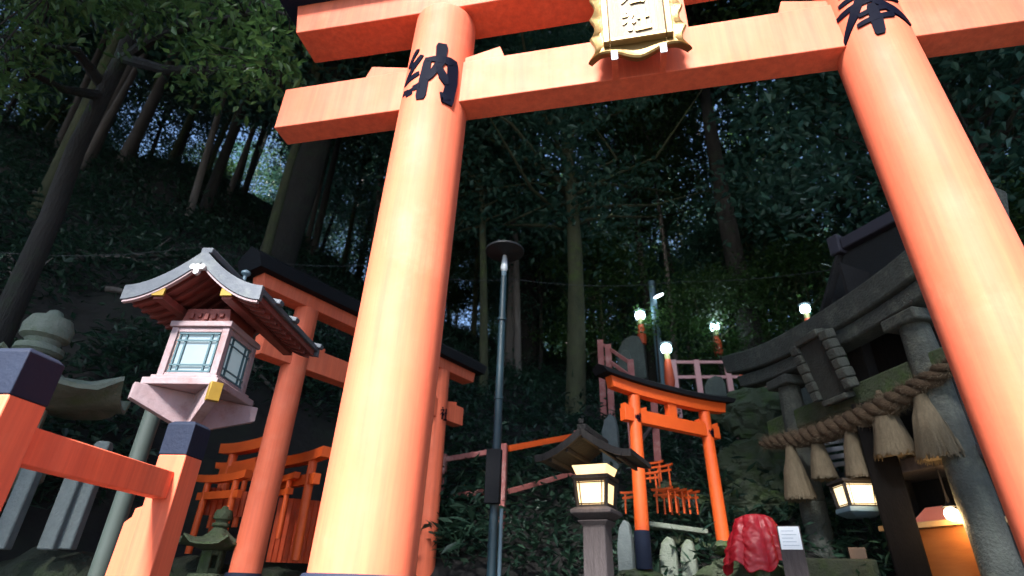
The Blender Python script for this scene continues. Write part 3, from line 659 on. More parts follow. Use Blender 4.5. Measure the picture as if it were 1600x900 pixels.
# ================================================================== STONE TORII, ROPE, TASSELS
Rs = P(1545, 850, 6.0); Rs.z = 0; dv = Vector((math.sin(rad(-23)), math.cos(rad(-23)), 0))
SC = 6.0/4.6; Ls = Vector((1.46, 5.44, 0))*SC; mid = (Rs+Ls)/2; dS = (Rs-Ls); SS = dS.length/2
azs = math.degrees(math.atan2(-dS.y, dS.x)); zz_ = lambda z: EYE+(z-EYE)*SC
ST = thing('stone_torii', 'mossy grey stone torii with a thick straw rope, right of the small bright torii', 'torii gate', (mid.x, mid.y, 0), azs)
MS = Matrix.Translation((mid.x, mid.y, 0)) @ Matrix.Rotation(-rad(azs), 4, 'Z')
def sl_(p): return MS.inverted() @ Vector(p)
KB, KT = zz_(3.42), zz_(3.70)
for s, m_ in ((-1, STONE), (1, STONE)):
    bm = NB(); pts = [(s*(SS+.05*(1-i/10)), 0, KB*i/10-.001) for i in range(11)]
    tube(bm, pts, [lerp(.15, .125, i/10)+.006*math.sin(i*2.3) for i in range(11)], 28); obj('pillar', bm, m_, ST)
    bm = NB(); box(bm, s*SS-.19, s*SS+.19, -.17, .17, KB-.12, KB-.002); obj('capital', bm, STONE, ST, bev=.02)
def sbeam(name, x0, x1, y, z0, z1, sori, sl, m_, ridge=0):
    bm = NB(); beam(bm, x0, x1, -y, y, z0, z1, sori, sl, 20, ridge, half=SS+.9); return obj(name, bm, m_, ST, bev=.02)
sbeam('upper_beam', -SS-.80, SS+.80, .12, KB, KB+.17, .16, .05, STONE)
sbeam('roof_beam', -SS-1.0, SS+1.0, .17, KB+.172, KT+.08, .20, .08, STONE, .05)
nb_, nt_ = zz_(2.93), zz_(3.10)
sbeam('lower_beam', -SS-.45, SS+.45, .08, nb_, nt_, 0, 0, MOSSY)
# stone plaque leaning forward at centre
pq = thing('stone_plaque', 'rough framed stone plaque leaning out from the stone torii beams', 'plaque', MS @ Vector((0, -.20, zz_(3.02))), azs, tilt=14)
bm = NB(); box(bm, -.19, .19, 0, .06, 0, .62); obj('panel', bm, mat('dark_slate', (.045, .05, .045), .9, (.025, .03, .026), 10., .8, .5, 40.), pq, bev=.01)
bm = NB()
for s in (-1, 1):
    for k in range(6): box(bm, s*.235-.05-.01*(k % 2), s*.235+.05+.012*(k % 2), -.05, .075, .02+k*.105, .122+k*.105)
box(bm, -.18, .18, -.05, .075, -.06, .0); box(bm, -.18, .18, -.05, .075, .62, .70)
obj('carved_frame', bm, STONE, pq, bev=.015)
# rope
random.seed(5)
ra = P(1192, 692, 7.3); rb = P(1500, 560, 5.7)
def rope_c(t, sag=.16): p = ra.lerp(rb, t); return p-Vector((0, 0, sag*4*t*(1-t)))
RP = thing('shimenawa_rope', 'thick twisted straw rope slung across the stone torii', 'rope', ra)
N = 150
for st in range(3):
    bm = NB(); pts = []; rr = []
    for i in range(N+1):
        t = i/N; c = rope_c(t); R0 = (.050+.040*math.sin(math.pi*t)**.7); a = t*42+st*2*math.pi/3
        tdir = (rope_c(min(1, t+.01))-rope_c(max(0, t-.01))).normalized(); u = tdir.cross(Vector((0, 0, 1))).normalized(); v = tdir.cross(u)
        pts.append(c+(u*math.cos(a)+v*math.sin(a))*R0*.62-ra); rr.append(R0*.62*(1+.10*noise.noise(Vector((i*.35, st*5, 0)))+.05*math.sin(i*1.7)))
    tube(bm, pts, rr, 10); obj('strand', bm, ROPE, RP)
bm = NB()
for i in range(4200):
    t = random.random(); c = rope_c(t)-ra; a = random.uniform(0, 6.28); d = Vector((math.cos(a)*.6, math.cos(a)*.3, math.sin(a))).normalized(); R0 = .050+.040*math.sin(math.pi*t)**.7
    p0 = c+d*R0*1.1; p1 = p0+(d+Vector((random.uniform(-1, 1), random.uniform(-1, 1), random.uniform(-.8, .4)))).normalized()*random.uniform(.02, .085)
    q = Vector((random.uniform(-1, 1), random.uniform(-1, 1), random.uniform(-1, 1))).normalized()*.0022
    bm.faces.new([bm.verts.new(x) for x in (p0-q, p0+q, p1)])
fz = obj('loose_straw', bm, STRAW, RP); fz['kind'] = 'stuff'
# tassels
def tassel(label, px, py, h, L, W, first):
    top = P(px, py, h); rnd = random.Random(px)
    t = thing('straw_tassel', label, 'straw tassel', top, rnd.uniform(0, 90), 'straw tassels hanging from the rope')
    bm = NB(); n = 26; rings = []
    for z, r_ in ((0, .02), (-.04, .03), (-.10, .035), (-L*.5, W*.33), (-L*.97, W*.48)):
        rings.append([((r_*(1+.10*math.sin(k*3.3)))*math.cos(2*math.pi*k/n), (r_*(1+.10*math.sin(k*3.3)))*math.sin(2*math.pi*k/n), z+(0 if z > -L*.9 else .012*math.sin(k*2.1))) for k in range(n)])
    loft(bm, rings); obj('straw_bundle', bm, STRAW, t)
    bm = NB()
    for i in range(420):
        a = rnd.uniform(0, 6.28); k = rnd.uniform(.8, 1.12); z0 = -rnd.uniform(.05, L*.5); f0 = abs(z0)/L
        r0 = lerp(.034, W*.46, f0); r1 = W*.5*k; z1 = -L*rnd.uniform(.97, 1.03); q = Vector((-math.sin(a), math.cos(a), 0))*.004
        p0 = Vector((r0*math.cos(a), r0*math.sin(a), z0)); p1 = Vector((r1*math.cos(a+.05), r1*math.sin(a+.05), z1)); p2 = (p0+p1)/2+Vector((math.cos(a), math.sin(a), 0))*.004
        v = [bm.verts.new(x) for x in (p0-q, p0+q, p2+q, p1+q, p1-q, p2-q)]; bm.faces.new(v)
    s_ = obj('straw_fringe', bm, STRAW, t); s_['kind'] = 'stuff'
    bm = NB(); lathe(bm, [(.03, -.075), (.042, -.065), (.042, -.045), (.03, -.035)], 16); obj('binding_cord', bm, ROPE, t)
for px, py, h, L, W, lb in ((1232, 688, 6.95, .62, .30, 'straw tassel at the far left end of the rope, over mossy stone'), (1272, 672, 6.75, .50, .24, 'second straw tassel from the left end, above the stone torii left pillar'),
                            (1322, 652, 6.45, .58, .25, 'straw tassel hanging straight above the glowing square lantern'), (1372, 610, 6.2, .62, .34, 'pale flared straw tassel third from the right pillar, against darkness'),
                            (1432, 592, 5.95, .70, .36, 'largest straw tassel nearest the stone torii right pillar')):
    tassel(lb, px, py, h, L, W, None)

# ================================================================== SHRINE BUILDING (right)
a0 = P(1330, 385, 8.6)
rgw = P(1330, 388, 8.2); evw = P(1262, 545, 7.0); e_ = (evw-rgw); e_.z = 0; azb_ = math.degrees(math.atan2(-e_.x, -e_.y))
SB = thing('shrine_building', 'dark timber shrine hall with a steep roof behind the stone torii', 'shrine building', (rgw.x, rgw.y, 0), azb_)
rg = Vector((0, 0, rgw.z)); zr = rgw.z; ze = evw.z; dd_ = e_.length; xr0 = 0.0
bm = NB()
for s in (-1, 1):
    loft(bm, [[(x, rg.y, zr), (x, rg.y+s*dd_*.5, lerp(zr, ze, .62)), (x, rg.y+s*dd_, ze), (x, rg.y+s*dd_, ze-.10), (x, rg.y+s*dd_*.5, lerp(zr, ze, .62)-.10), (x, rg.y+s*.001, zr-.10)] for x in (xr0-.1, xr0+1.4)])
rf = obj('roof', bm, ROOFDARK, SB)
bm = NB()
box(bm, xr0-.05, xr0+1.5, rg.y-.13, rg.y+.13, zr-.02, zr+.16); box(bm, xr0-.22, xr0-.051, rg.y-.17, rg.y+.17, zr-.06, zr+.24); obj('ridge', bm, mat('purple_grey_tiles', (.045, .04, .055), .7), rf, bev=.02)
for s in (-1, 1):
    bm = NB(); bar(bm, (xr0-.16, rg.y, zr-.06), (xr0-.16, rg.y+s*dd_*.5, lerp(zr, ze, .62)-.06), .05, .2); bar(bm, (xr0-.16, rg.y+s*dd_*.5, lerp(zr, ze, .62)-.06), (xr0-.16, rg.y+s*dd_, ze-.06), .05, .2)
    obj('gable_board', bm, DARKWOOD, rf)
bm = NB()
for i in range(6):
    x = xr0+.15+i*.26
    for s in (-1, 1): bar(bm, (x, rg.y+s*dd_*.48, lerp(zr, ze, .62)-.14), (x, rg.y+s*dd_*1.02, ze-.14), .06, .07)
obj('rafters', bm, DARKWOOD, rf)
bm = NB(); box(bm, xr0+.35, xr0+1.3, rg.y-dd_*.72, rg.y+dd_*.72, .3, ze+.25); obj('wall', bm, DARKWOOD, SB)
bm = NB(); box(bm, xr0+.36, xr0+.40, rg.y-dd_*.7, rg.y+dd_*.7, ze+.2, lerp(zr, ze, .4)); obj('gable_wall', bm, DARKWOOD, SB)
for k in range(2):
    bm = NB(); x = xr0+.5+k*.75; box(bm, x-.09, x+.09, rg.y-dd_*.9-.09, rg.y-dd_*.9+.09, .3, ze+.1); obj('post', bm, DARKWOOD, SB, bev=.01)
# louvred board beside the lantern
def boardobj(name, label, cat, px, py, h, az, W, Hh, m_, kind='plain', d=.04):
    q = P(px, py, h); t = thing(name, label, cat, (q.x, q.y, q.z-Hh/2), az)
    return t
q = P(1302, 690, 7.5); t = thing('louvre_panel', 'pale horizontal slats of a louvred panel behind the straw tassels', 'panel', (q.x, q.y, q.z-.28), 12)
bm = NB()
for k in range(7): box(bm, -.19, .19, -.01, .03, k*.085, k*.085+.05, Matrix.Rotation(rad(-6), 4, 'Y'))
obj('slats', bm, mat('pale_slats', (.34, .37, .42), .7), t)
bm = NB(); box(bm, -.23, -.195, -.01, .05, -.05, .62); box(bm, .195, .23, -.01, .05, -.05, .62); obj('frame', bm, DARKWOOD, t)
# big dark post
q = P(1400, 800, 6.4); t = thing('timber_post', 'thick dark timber post between the glowing lantern and the lamplit board', 'post', (q.x, q.y, 0), 20)
bm = NB(); box(bm, -.13, .13, -.12, .12, .3, 3.3); obj('shaft', bm, BLACKWOOD, t, bev=.015)
bm = NB(); box(bm, -.145, .145, -.135, .135, 1.0, 1.22); obj('metal_band', bm, BLACK, t, bev=.005)
# dark lintel over board
# orange lit board with lamp
q0 = P(1380, 815, 6.6); q1 = P(1550, 808, 6.0)
az_b = math.degrees(math.atan2(-(q1.y-q0.y), q1.x-q0.x)); Lb_ = math.hypot(q1.x-q0.x, q1.y-q0.y)
t = thing('lamplit_counter', 'orange timber counter front glowing under a small lamp at the lower right', 'counter', (q0.x, q0.y, 0), az_b)
zt = q0.z
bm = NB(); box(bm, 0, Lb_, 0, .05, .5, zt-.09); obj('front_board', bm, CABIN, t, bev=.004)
bm = NB(); box(bm, -.03, Lb_+.03, -.05, .30, zt-.088, zt-.04); obj('counter_top', bm, mat('pale_timber', (.5, .33, .16), .5, (.4, .24, .1), 6., .8), t, bev=.006)
bm = NB(); box(bm, 0, Lb_, .55, .60, .5, 3.3); obj('back_board', bm, DARKWOOD, t)
bm = NB(); box(bm, -.1, Lb_+.3, -.02, .5, zt+.38, zt+.50); obj('shelf', bm, GREYWOOD, t, bev=.01)
MB_ = Matrix.Translation((q0.x, q0.y, 0)) @ Matrix.Rotation(-rad(az_b), 4, 'Z')
q = P(1487, 803, 6.12); t = thing('counter_lamp', 'small round glowing lamp above the orange counter', 'lamp', (q.x, q.y, q.z))
bm = NB(); lathe(bm, [(.01, -.055), (.045, -.035), (.055, 0), (.045, .03), (.02, .05)], 20); obj('bulb', bm, BULBGLOW, t)
bm = NB(); lathe(bm, [(.02, .0505), (.06, .055), (.02, .08), (.008, .16), (.008, .36)], 16); obj('lamp_holder', bm, DARKWOOD, t)
l = bpy.data.lights.new('counter_light', 'POINT'); l.energy = 2.4; l.color = (1, .62, .28); l.shadow_soft_size = .06
lo = bpy.data.objects.new('counter_light', l); COL.objects.link(lo); lo.parent = t; lo.location = (-.03, -.12, -.05)
q = P(1460, 805, 6.35); bm = NB(); m = Matrix.Translation(q) @ Matrix.Rotation(-rad(az_b), 4, 'Z')
loft(bm, [[m @ Vector((x, y, z)) for x, y in ((-.2, 0), (.12, 0), (.12, .1), (-.2, .1))] for z in (-.06, -.02)] + [[m @ Vector((x, y, .07)) for x, y in ((-.08, .02), (.10, .02), (.10, .08), (-.08, .08))]]); o = obj('folded_cloth', bm, mat('salmon_cloth', (.6, .2, .17), .8), None); tag(o, 'folded salmon cloth lying on the orange counter beside its lamp', 'cloth')
for px, py, col in ((1340, 865, (.10, .06, .035)),):
    q = P(px, py, 6.5); bm = NB(); box(bm, -.07, .07, -.04, .04, -.05, .05); o = obj('wooden_offering_box', bm, mat('offering_wood', col, .7), None, bev=.006); o.location = q; o.rotation_euler[2] = rad(-15); tag(o, 'small brown wooden box on the ledge left of the thick dark post', 'box')
    bm = NB(); box(bm, q.x-.6, q.x+.1, q.y-.15, q.y+.15, .5, q.z-.051-.0); o = obj('stone_ledge', bm, DARKMOSS, None, bev=.02); tag(o, 'dark stone ledge under the glowing square lantern', 'ledge')

# ================================================================== red cloth + sign
q = P(1180, 812, 6.0); rnd = random.Random(3)
t = thing('red_cloth', 'crumpled shiny red cloth bib draped over a stone by the small torii', 'cloth', (q.x, q.y, q.z), 5)
bm = NB(); nx, nz = 110, 50; gr = {}
for i in range(nx+1):
    for j in range(nz+1):
        u = i/nx; v = j/nz; a = lerp(-2.0, 2.0, u); wd = lerp(.17, .33, v**.7)
        ph = u*19+2.5*noise.noise(Vector((u*5, 0, 2))); pl_ = 1-abs(math.sin(ph))**.55
        fold = -(.060*pl_*v**.7) + .03*math.sin(u*8+1)*v + .020*noise.noise(Vector((u*8, v*7, 9)))+.012*noise.noise(Vector((u*20, v*16, 3)))
        r_ = wd+fold
        gr[i, j] = bm.verts.new((math.sin(a)*r_*.95, -math.cos(a)*r_*.62+.10, -.40*v*(1+.10*math.sin(u*15+1)+.06*math.sin(u*37)) + .05*math.cos(a)*(1-v)))
for i in range(nx):
    for j in range(nz): bm.faces.new((gr[i, j], gr[i+1, j], gr[i+1, j+1], gr[i, j+1]))
o = obj('drape', bm, REDCLOTH, t); so_ = o.modifiers.new('solid', 'SOLIDIFY'); so_.thickness = .008
def rock(label, c, r3, m_, seed, group=None, name='rock'):
    bm = NB(); bmesh.ops.create_icosphere(bm, subdivisions=5 if r3[0] > .4 else 4, radius=1)
    for v in bm.verts:
        n = v.co.copy(); d = 1+.30*noise.noise(n*1.1+Vector((seed, 0, 0)))+.12*noise.noise(n*3.1+Vector((0, seed, 0)))+.09*noise.noise(n*6+Vector((0, 0, seed)))+.05*noise.noise(n*14+Vector((0, 0, seed)))-.10*abs(noise.noise(n*2.2+Vector((seed, 9, 0))))
        q_ = Vector((round(n.x*1.3)/1.3, round(n.y*1.3)/1.3, round(n.z*1.3)/1.3)); n = n.lerp(q_.normalized() if q_.length else n, .25)
        v.co = Vector((n.x*r3[0]*d, n.y*r3[1]*d, n.z*r3[2]*d))
    o = obj(name, bm, m_, None); o.location = c; return tag(o, label, 'rock', group)
rock('rounded mossy stone wearing the crumpled red cloth', (q.x, q.y+.05, q.z-.28), (.07, .05, .30), MOSSY, 3.3)
q = P(1235, 843, 5.9); t = thing('paper_notice', 'white sheet notice propped on a stand to the right of the red cloth', 'sign', (q.x, q.y, q.z-.1), 12, tilt=-8)
bm = NB(); box(bm, -.085, .085, -.004, .004, .02, .21); bd = obj('sheet', bm, PAPER, t)
bm = NB()
for k in range(5): box(bm, -.065, .065-(k*37 % 5)*.01, -.0062, -.0045, .05+k*.03, .055+k*.03)
obj('faint_print_lines', bm, mat('faded_print', (.35, .42, .5), .7), bd)
bm = NB(); box(bm, -.095, .095, .005, .02, -.5, .22); obj('backing_board', bm, GREYWOOD, t, bev=.003)

# ================================================================== rocks mound at right centre
rk = [((1195, 735), 9.2, (.75, .4, .5), 'broad mossy boulder behind the right foot of the small torii'), ((1172, 795), 8.4, (.5, .4, .32), 'mossy boulder above the red cloth'), ((1225, 800), 8.9, (.5, .4, .6), 'tall mossy boulder left of the stone torii left pillar'),
      ((1062, 862), 7.6, (.6, .35, .22), 'low flat mossy boulder between the feet of the small torii'), ((1080, 800), 8.2, (.5, .4, .2), 'mossy ledge stone carrying the tiny red votive torii'), ((1170, 905), 6.6, (.5, .35, .20), 'green mossy boulder under the red cloth'),
      ((1000, 902), 6.05, (.24, .2, .07), 'pale flat stone under the left foot of the small torii'), ((1130, 855), 6.78, (.13, .13, .07), 'small flat stone under the right foot of the small torii'), ((1185, 650), 10.2, (.7, .5, .5), 'dark boulder behind the left end of the straw rope')]
for i, ((px, py), h, r3, lb) in enumerate(rk):
    q = P(px, py, h); rock(lb, q, r3, MOSSY, i*7.7+1, 'mossy boulders around the small torii')
# support mound so boulders sit on ground: stacked retaining stones
rnd = random.Random(8)
for i in range(60):
    px = rnd.uniform(960, 1330); py = rnd.uniform(770, 960); q = P(px, py, rnd.uniform(8.0, 9.2))
    rock('dark wet retaining stone in the bank behind the small torii', q, (rnd.uniform(.16, .32), .2, rnd.uniform(.10, .2)), MOSSY, i*3.1, 'retaining stones of the bank')
# standing stones
def slab_stone(label, px, py, h, wd, hh, m_, az=0, group='standing memorial stones'):
    q = P(px, py, h); bm = NB(); w2 = wd/2; pts = [(-w2, -hh), (w2, -hh), (w2*.95, -.25*hh), (w2*.7, -.05*hh), (w2*.1, 0), (-w2*.6, -.1*hh), (-w2*.98, -.3*hh)]
    prism(bm, pts, -.05, .05); o = obj('standing_stone', bm, m_, None, bev=.015); o.location = q; o.rotation_euler[2] = -rad(az); return tag(o, label, 'standing stone', group)
for px, py, h, wd, hh, m_, lb in ((952, 648, 8.6, .26, .9, BLUESTONE, 'tall pointed grey stone behind the lit lantern roof'), (1042, 838, 6.6, .18, .6, PALESTONE, 'left of two pale slabs between the small torii feet'),
                                  (1073, 842, 6.6, .16, .6, PALESTONE, 'right of two pale slabs between the small torii feet'), (975, 812, 6.3, .16, .8, BLUESTONE, 'narrow grey slab left of the small torii black foot'),
                                  (1075, 775, 7.9, .3, .5, STONE, 'grey slab beneath the tiny red votive torii'), (738, 862, 7.0, .2, .7, MOSSY, 'mossy slab left of the pale pipe at the frame bottom'), (698, 868, 7.0, .24, .7, MOSSY, 'mossy slab at the frame bottom behind the near pillar edge'), (785, 868, 7.2, .2, .6, BLUESTONE, 'faint grey slab just right of the lamp post foot'),
                                  (889, 880, 7.1, .15, .5, PALESTONE, 'small pale slab at the frame bottom left of the lantern post'), (910, 884, 7.2, .15, .5, PALESTONE, 'small pale slab touching the lantern post at the frame bottom'), (968, 885, 7.2, .2, .5, PALESTONE, 'low pale slab right of the lantern post'),
                                  (1255, 560, 10, .5, 1.2, STONE, 'broad grey slab standing above the stone torii left end')):
    slab_stone(lb, px, py, h, wd, hh, m_, 15)
bm = NB(); a, b = P(1010, 820, 6.7), P(1100, 832, 6.9); bar(bm, a, b, .25, .05); o = obj('stone_shelf', bm, PALESTONE, None, bev=.008); tag(o, 'long thin stone shelf running behind the small torii pillars', 'stone shelf')

# ================================================================== tiny votive torii clusters (centre)
TG = 'tiny red votive torii on the rocks'
for px, py, h, hh, az, lb in ((1022, 722, 7.4, .24, 35, 'topmost tiny votive torii, just right of the small torii left pillar'), (1036, 727, 7.6, .26, 40, 'topmost group tiny votive torii, second from the left pillar'),
        (1014, 738, 7.3, .26, 30, 'tiny votive torii touching the small torii left pillar'), (1034, 763, 6.9, .26, 38, 'leftmost tiny votive torii of the lower row'), (1045, 765, 7.0, .26, 42, 'second tiny votive torii of the lower row'),
        (1056, 766, 7.1, .26, 40, 'third tiny votive torii of the lower row'), (1066, 768, 7.1, .25, 44, 'fourth tiny votive torii of the lower row'), (1077, 769, 7.2, .25, 40, 'rightmost tiny votive torii of the lower row'),
        (985, 768, 7.0, .24, 30, 'tiny votive torii behind the lit lantern roof edge')):
    mini_torii(lb, px, py, h, hh, az, TG)

# ================================================================== upper terrace lamps, fence, light pole
def red_lantern(label, px, py, h, s, body=1.0, energy=2.):
    q = P(px, py, h); t = thing('post_lamp', label, 'lamp', (q.x, q.y, q.z), 0, 'white globe lamps on red posts up the slope')
    bm = NB(); lathe(bm, [(.03*s, -.07*s), (.075*s, -.055*s), (.09*s, 0), (.075*s, .06*s), (.03*s, .085*s)], 20); obj('globe', bm, COLDGLOW, t)
    bm = NB(); lathe(bm, [(.03*s, .0855*s), (.11*s, .088*s), (.05*s, .12*s), (.01*s, .15*s)], 16); obj('cap', bm, BLACK, t)
    bm = NB(); lathe(bm, [(.05*s, -.20*s), (.05*s, -.072*s)], 16); obj('neck', bm, mat('yellowish_neck', (.3, .3, .12), .6), t)
    bm = NB(); lathe(bm, [(.07*s, -.72*s*body), (.085*s, -.6*s*body), (.07*s, -.38*s*body), (.05*s, -.2005*s)], 16); obj('red_body', bm, ORANGE_OLD, t)
    bm = NB(); tube(bm, [(0, 0, ground_z(q.x, q.y)-q.z-.2), (0, 0, -.7505*s*body)], .05*s, 12); obj('post', bm, DARKWOOD, t)
    l = bpy.data.lights.new('globe_light', 'POINT'); l.energy = energy; l.color = (.75, .95, 1); l.shadow_soft_size = .1*s
    lo = bpy.data.objects.new('globe_light', l); COL.objects.link(lo); lo.parent = t; lo.location = (0, -.16*s, .0)
    return t
red_lantern('white globe lamp on a red post farthest left of the slope lamps, by lit leaves', 1000, 493, 13, 1.35, .8)
red_lantern('lowest and nearest white globe lamp on a red post, above the small torii roof', 1041, 545, 10.5, 1.15, .95)
red_lantern('white globe lamp on a red post alone right of the steel light pole', 1117, 511, 14, 1.35, .8)
red_lantern('white globe lamp on a red post rising above the stone plaque', 1258, 483, 12, 1.1, .7)
q = P(1018, 440, 13); t = thing('light_pole', 'tall pale blue steel pole with a tilted disc light over the slope lamps', 'light pole', (q.x, q.y, ground_z(q.x, q.y)-.2))
hz = q.z-t.location.z; bm = NB(); tube(bm, [(0, 0, 0), (0, 0, hz)], [.11, .075], 16); obj('pole', bm, BLUEGREY, t)
q2 = P(1029, 462, 12.9); lz = q2.z-t.location.z; dx = Vector((q2.x-q.x, q2.y-q.y, lz))
bm = NB(); tube(bm, [(0, 0, lz+.1), dx+Vector((0, 0, .03))], .02, 8); ar = obj('lamp_arm', bm, BLUEGREY, t)
bm = NB(); lathe(bm, [(.02, -.03), (.12, -.015), (.13, 0)], 20); bm.transform(Matrix.Translation(dx) @ Matrix.Rotation(rad(-22), 4, 'Y') @ Matrix.Rotation(rad(12), 4, 'X')); obj('lamp_disc', bm, mat('lit_disc', (1, 1, 1), .4, emis=(.75, .93, 1), es=2.2), ar)
bm = NB(); lathe(bm, [(.135, .0005), (.14, .01), (.06, .05), (.02, .06)], 20); bm.transform(Matrix.Translation(dx) @ Matrix.Rotation(rad(-22), 4, 'Y') @ Matrix.Rotation(rad(12), 4, 'X')); obj('lamp_housing', bm, BLUEGREY, ar)
UF = [P(1052, 566, 11.5), P(1088, 566, 11.7), P(1135, 566, 12.), P(1185, 566, 12.3), P(1230, 552, 12.6)]
t = rail_fence('pale pink railing along the upper terrace below the slope lamps', UF, None, mat('pale_pink_paint', (.62, .30, .30), .6), .11, (0.0, .33))
for (x0, x1, y0) in ((940, 955, 535), (966, 984, 556)):
    pass
t = rail_fence('short tilted pink railing at the left end of the upper terrace', [P(938, 535, 10.8), P(950, 542, 10.7), P(985, 566, 10.3)], None, PINK, .12, (0.02, .3))
for px, py, h, wd, hh, lb in ((985, 525, 11.5, .55, 1.0, 'stout grey monument stone under the leftmost slope lamp'), (975, 548, 11.0, .3, .8, 'grey marker stone left of the nearest slope lamp'), (1115, 588, 11, .4, .7, 'rounded grey stone below the lone slope lamp')):
    slab_stone(lb, px, py, h, wd, hh, STONE, 10, 'memorial stones on the upper terrace')
mini_torii('small orange votive torii on the upper terrace under the pale pink railing', 1165, 580, 11.4, .28, 10, 'votive torii on the upper terrace')

# ================================================================== cable
bm = NB(); pts = []
cps = [P(-60, 388, 8.6), P(310, 386, 7.4), P(575, 414, 7.6), P(800, 436, 8.6), P(1060, 440, 10.5), P(1420, 400, 9.0)]
for a_, b_ in zip(cps, cps[1:]):
    for k in range(6): pts.append(a_.lerp(b_, k/6)-Vector((0, 0, .12*4*(k/6)*(1-k/6))))
pts.append(cps[-1])
tube(bm, pts, .004, 6); o = obj('overhead_cable', bm, mat('grey_cable', (.05, .055, .06), .6), None); tag(o, 'thin grey overhead cable crossing the dark forest', 'cable')

# ================================================================== TREES
def leaf_faces(bm, c, n, L, W, rnd, droop=0.0):
    """one leaf: a folded pointed blade of four triangles' worth of area"""
    d = Vector((rnd.gauss(0, 1), rnd.gauss(0, 1), rnd.gauss(-droop, .55))).normalized()
    s = d.cross(Vector((rnd.gauss(0, .5), rnd.gauss(0, .5), 1))).normalized(); u = s.cross(d).normalized()
    v = [bm.verts.new(p) for p in (c, c+d*L*.45+s*W*.5+u*W*.15, c+d*L, c+d*L*.45-s*W*.5+u*W*.15)]
    bm.faces.new((v[0], v[1], v[2])); bm.faces.new((v[0], v[2], v[3]))
def build_crown(seed, nclump, perclump, R, H, leafL, leafW, cr=.8, flat=.55):
    rnd = random.Random(seed); bm = NB(); cs = []
    for i in range(nclump):
        a = rnd.uniform(0, 6.283); u = rnd.random()**.55; zz = rnd.uniform(-1, 1); k = math.sqrt(max(0, 1-zz*zz*.85))
        c = Vector((math.cos(a)*R*u*k*(.8+.35*rnd.random()), math.sin(a)*R*u*k*(.8+.35*rnd.random()), zz*H/2)); cs.append(c)
        s = cr*rnd.uniform(.55, 1.25)
        for j in range(int(perclump*rnd.uniform(.6, 1.3))):
            q = Vector((rnd.gauss(0, s*.5), rnd.gauss(0, s*.5), rnd.gauss(0, s*.5*flat)))
            leaf_faces(bm, c+q, 1, leafL*rnd.uniform(.6, 1.25), leafW*rnd.uniform(.7, 1.2), rnd, .3)
    return bm, cs
def limbs(bm, base, cs, r0, rnd, n, seg=7):
    for c in rnd.sample(cs, min(n, len(cs))):
        z0 = rnd.uniform(.15, .75)*(c.z-base.z)+base.z; a = Vector((0, 0, min(z0, c.z-.1))); m1 = a.lerp(c, .5)+Vector((rnd.gauss(0, .25), rnd.gauss(0, .25), rnd.uniform(-.5, -.05)))
        tube(bm, [a, a.lerp(m1, .5)+Vector((0, 0, .05)), m1, c.lerp(m1, .4), c], [r0, r0*.75, r0*.5, r0*.3, r0*.12], seg, False)
# kinds of tree: crown mesh and trunk mesh shared between copies
KINDS = []
def make_kind(seed, R, H, hc, trunk_r, bark, leaf, nclump, per, lL, lW, cr, nl):
    bm, cs = build_crown(seed, nclump, per, R, H, lL, lW, cr)
    for v in bm.verts: v.co.z += hc
    me = bpy.data.meshes.new('crown'); bm.to_mesh(me); bm.free(); me.materials.append(leaf)
    rnd = random.Random(seed+1); cs = [c+Vector((0, 0, hc)) for c in cs]
    bm = NB(); top = hc+H*.35; pts = []; rr = []; ph = rnd.uniform(0, 6)
    for i in range(13):
        t = i/12; pts.append((.22*math.sin(t*4+ph)*t, .22*math.cos(t*3.2+ph)*t, -1.2+t*(top+1.2))); rr.append(trunk_r*(1.25 if i == 0 else 1)*(1-.72*t)*(1+.05*math.sin(i*3)))
    tube(bm, pts, rr, 14)
    limbs(bm, Vector((0, 0, hc-H*.5)), cs, trunk_r*.34, rnd, nl)
    for f in bm.faces: f.smooth = True
    mt = bpy.data.meshes.new('trunk'); bm.to_mesh(mt); bm.free(); mt.materials.append(bark)
    KINDS.append((mt, me))
make_kind(11, 2.9, 6.5, 9.5, .14, BARK, LEAF, 64, 170, .14, .07, 1.0, 22)
make_kind(22, 2.6, 7.5, 8.0, .11, MOSSBARK, LEAF2, 56, 120, .22, .10, 1.0, 22)
make_kind(33, 2.3, 5.0, 11.5, .11, PALEBARK, LEAF4, 52, 140, .16, .085, .9, 18)
make_kind(44, 2.6, 4.6, 4.4, .10, BARK, LEAF2, 85, 140, .14, .075, .9, 22)     # low understorey tree
make_kind(55, 2.2, 3.8, 3.4, .08, MOSSBARK, LEAF4, 75, 140, .13, .07, .85, 20)
def plant(kind, x, y, s, rz, label, group, name='forest_tree', lean=(0, 0), zoff=0.0, cat='tree', tr=None):
    t = thing(name, label, cat, (x, y, ground_z(x, y)+zoff), 0, group); t.rotation_euler = (lean[0], lean[1], rz); t.scale = (s, s, s)
    mt, me = KINDS[kind]
    for nm, m_ in (('trunk', mt), ('crown', me)):
        o = bpy.data.objects.new(nm, m_); COL.objects.link(o); o.parent = t
        if nm == 'trunk' and tr: o.scale = (tr, tr, 1)
    return t
rnd = random.Random(2024)
def plant_px(kind, px, h, s, label, group=None, lean=(0, 0), tr=None, py=450, zoff=0):
    q = P(px, py, h); return plant(kind, q.x, q.y, s, rnd.uniform(0, 6.28), label, group, lean=lean, tr=tr, zoff=zoff)
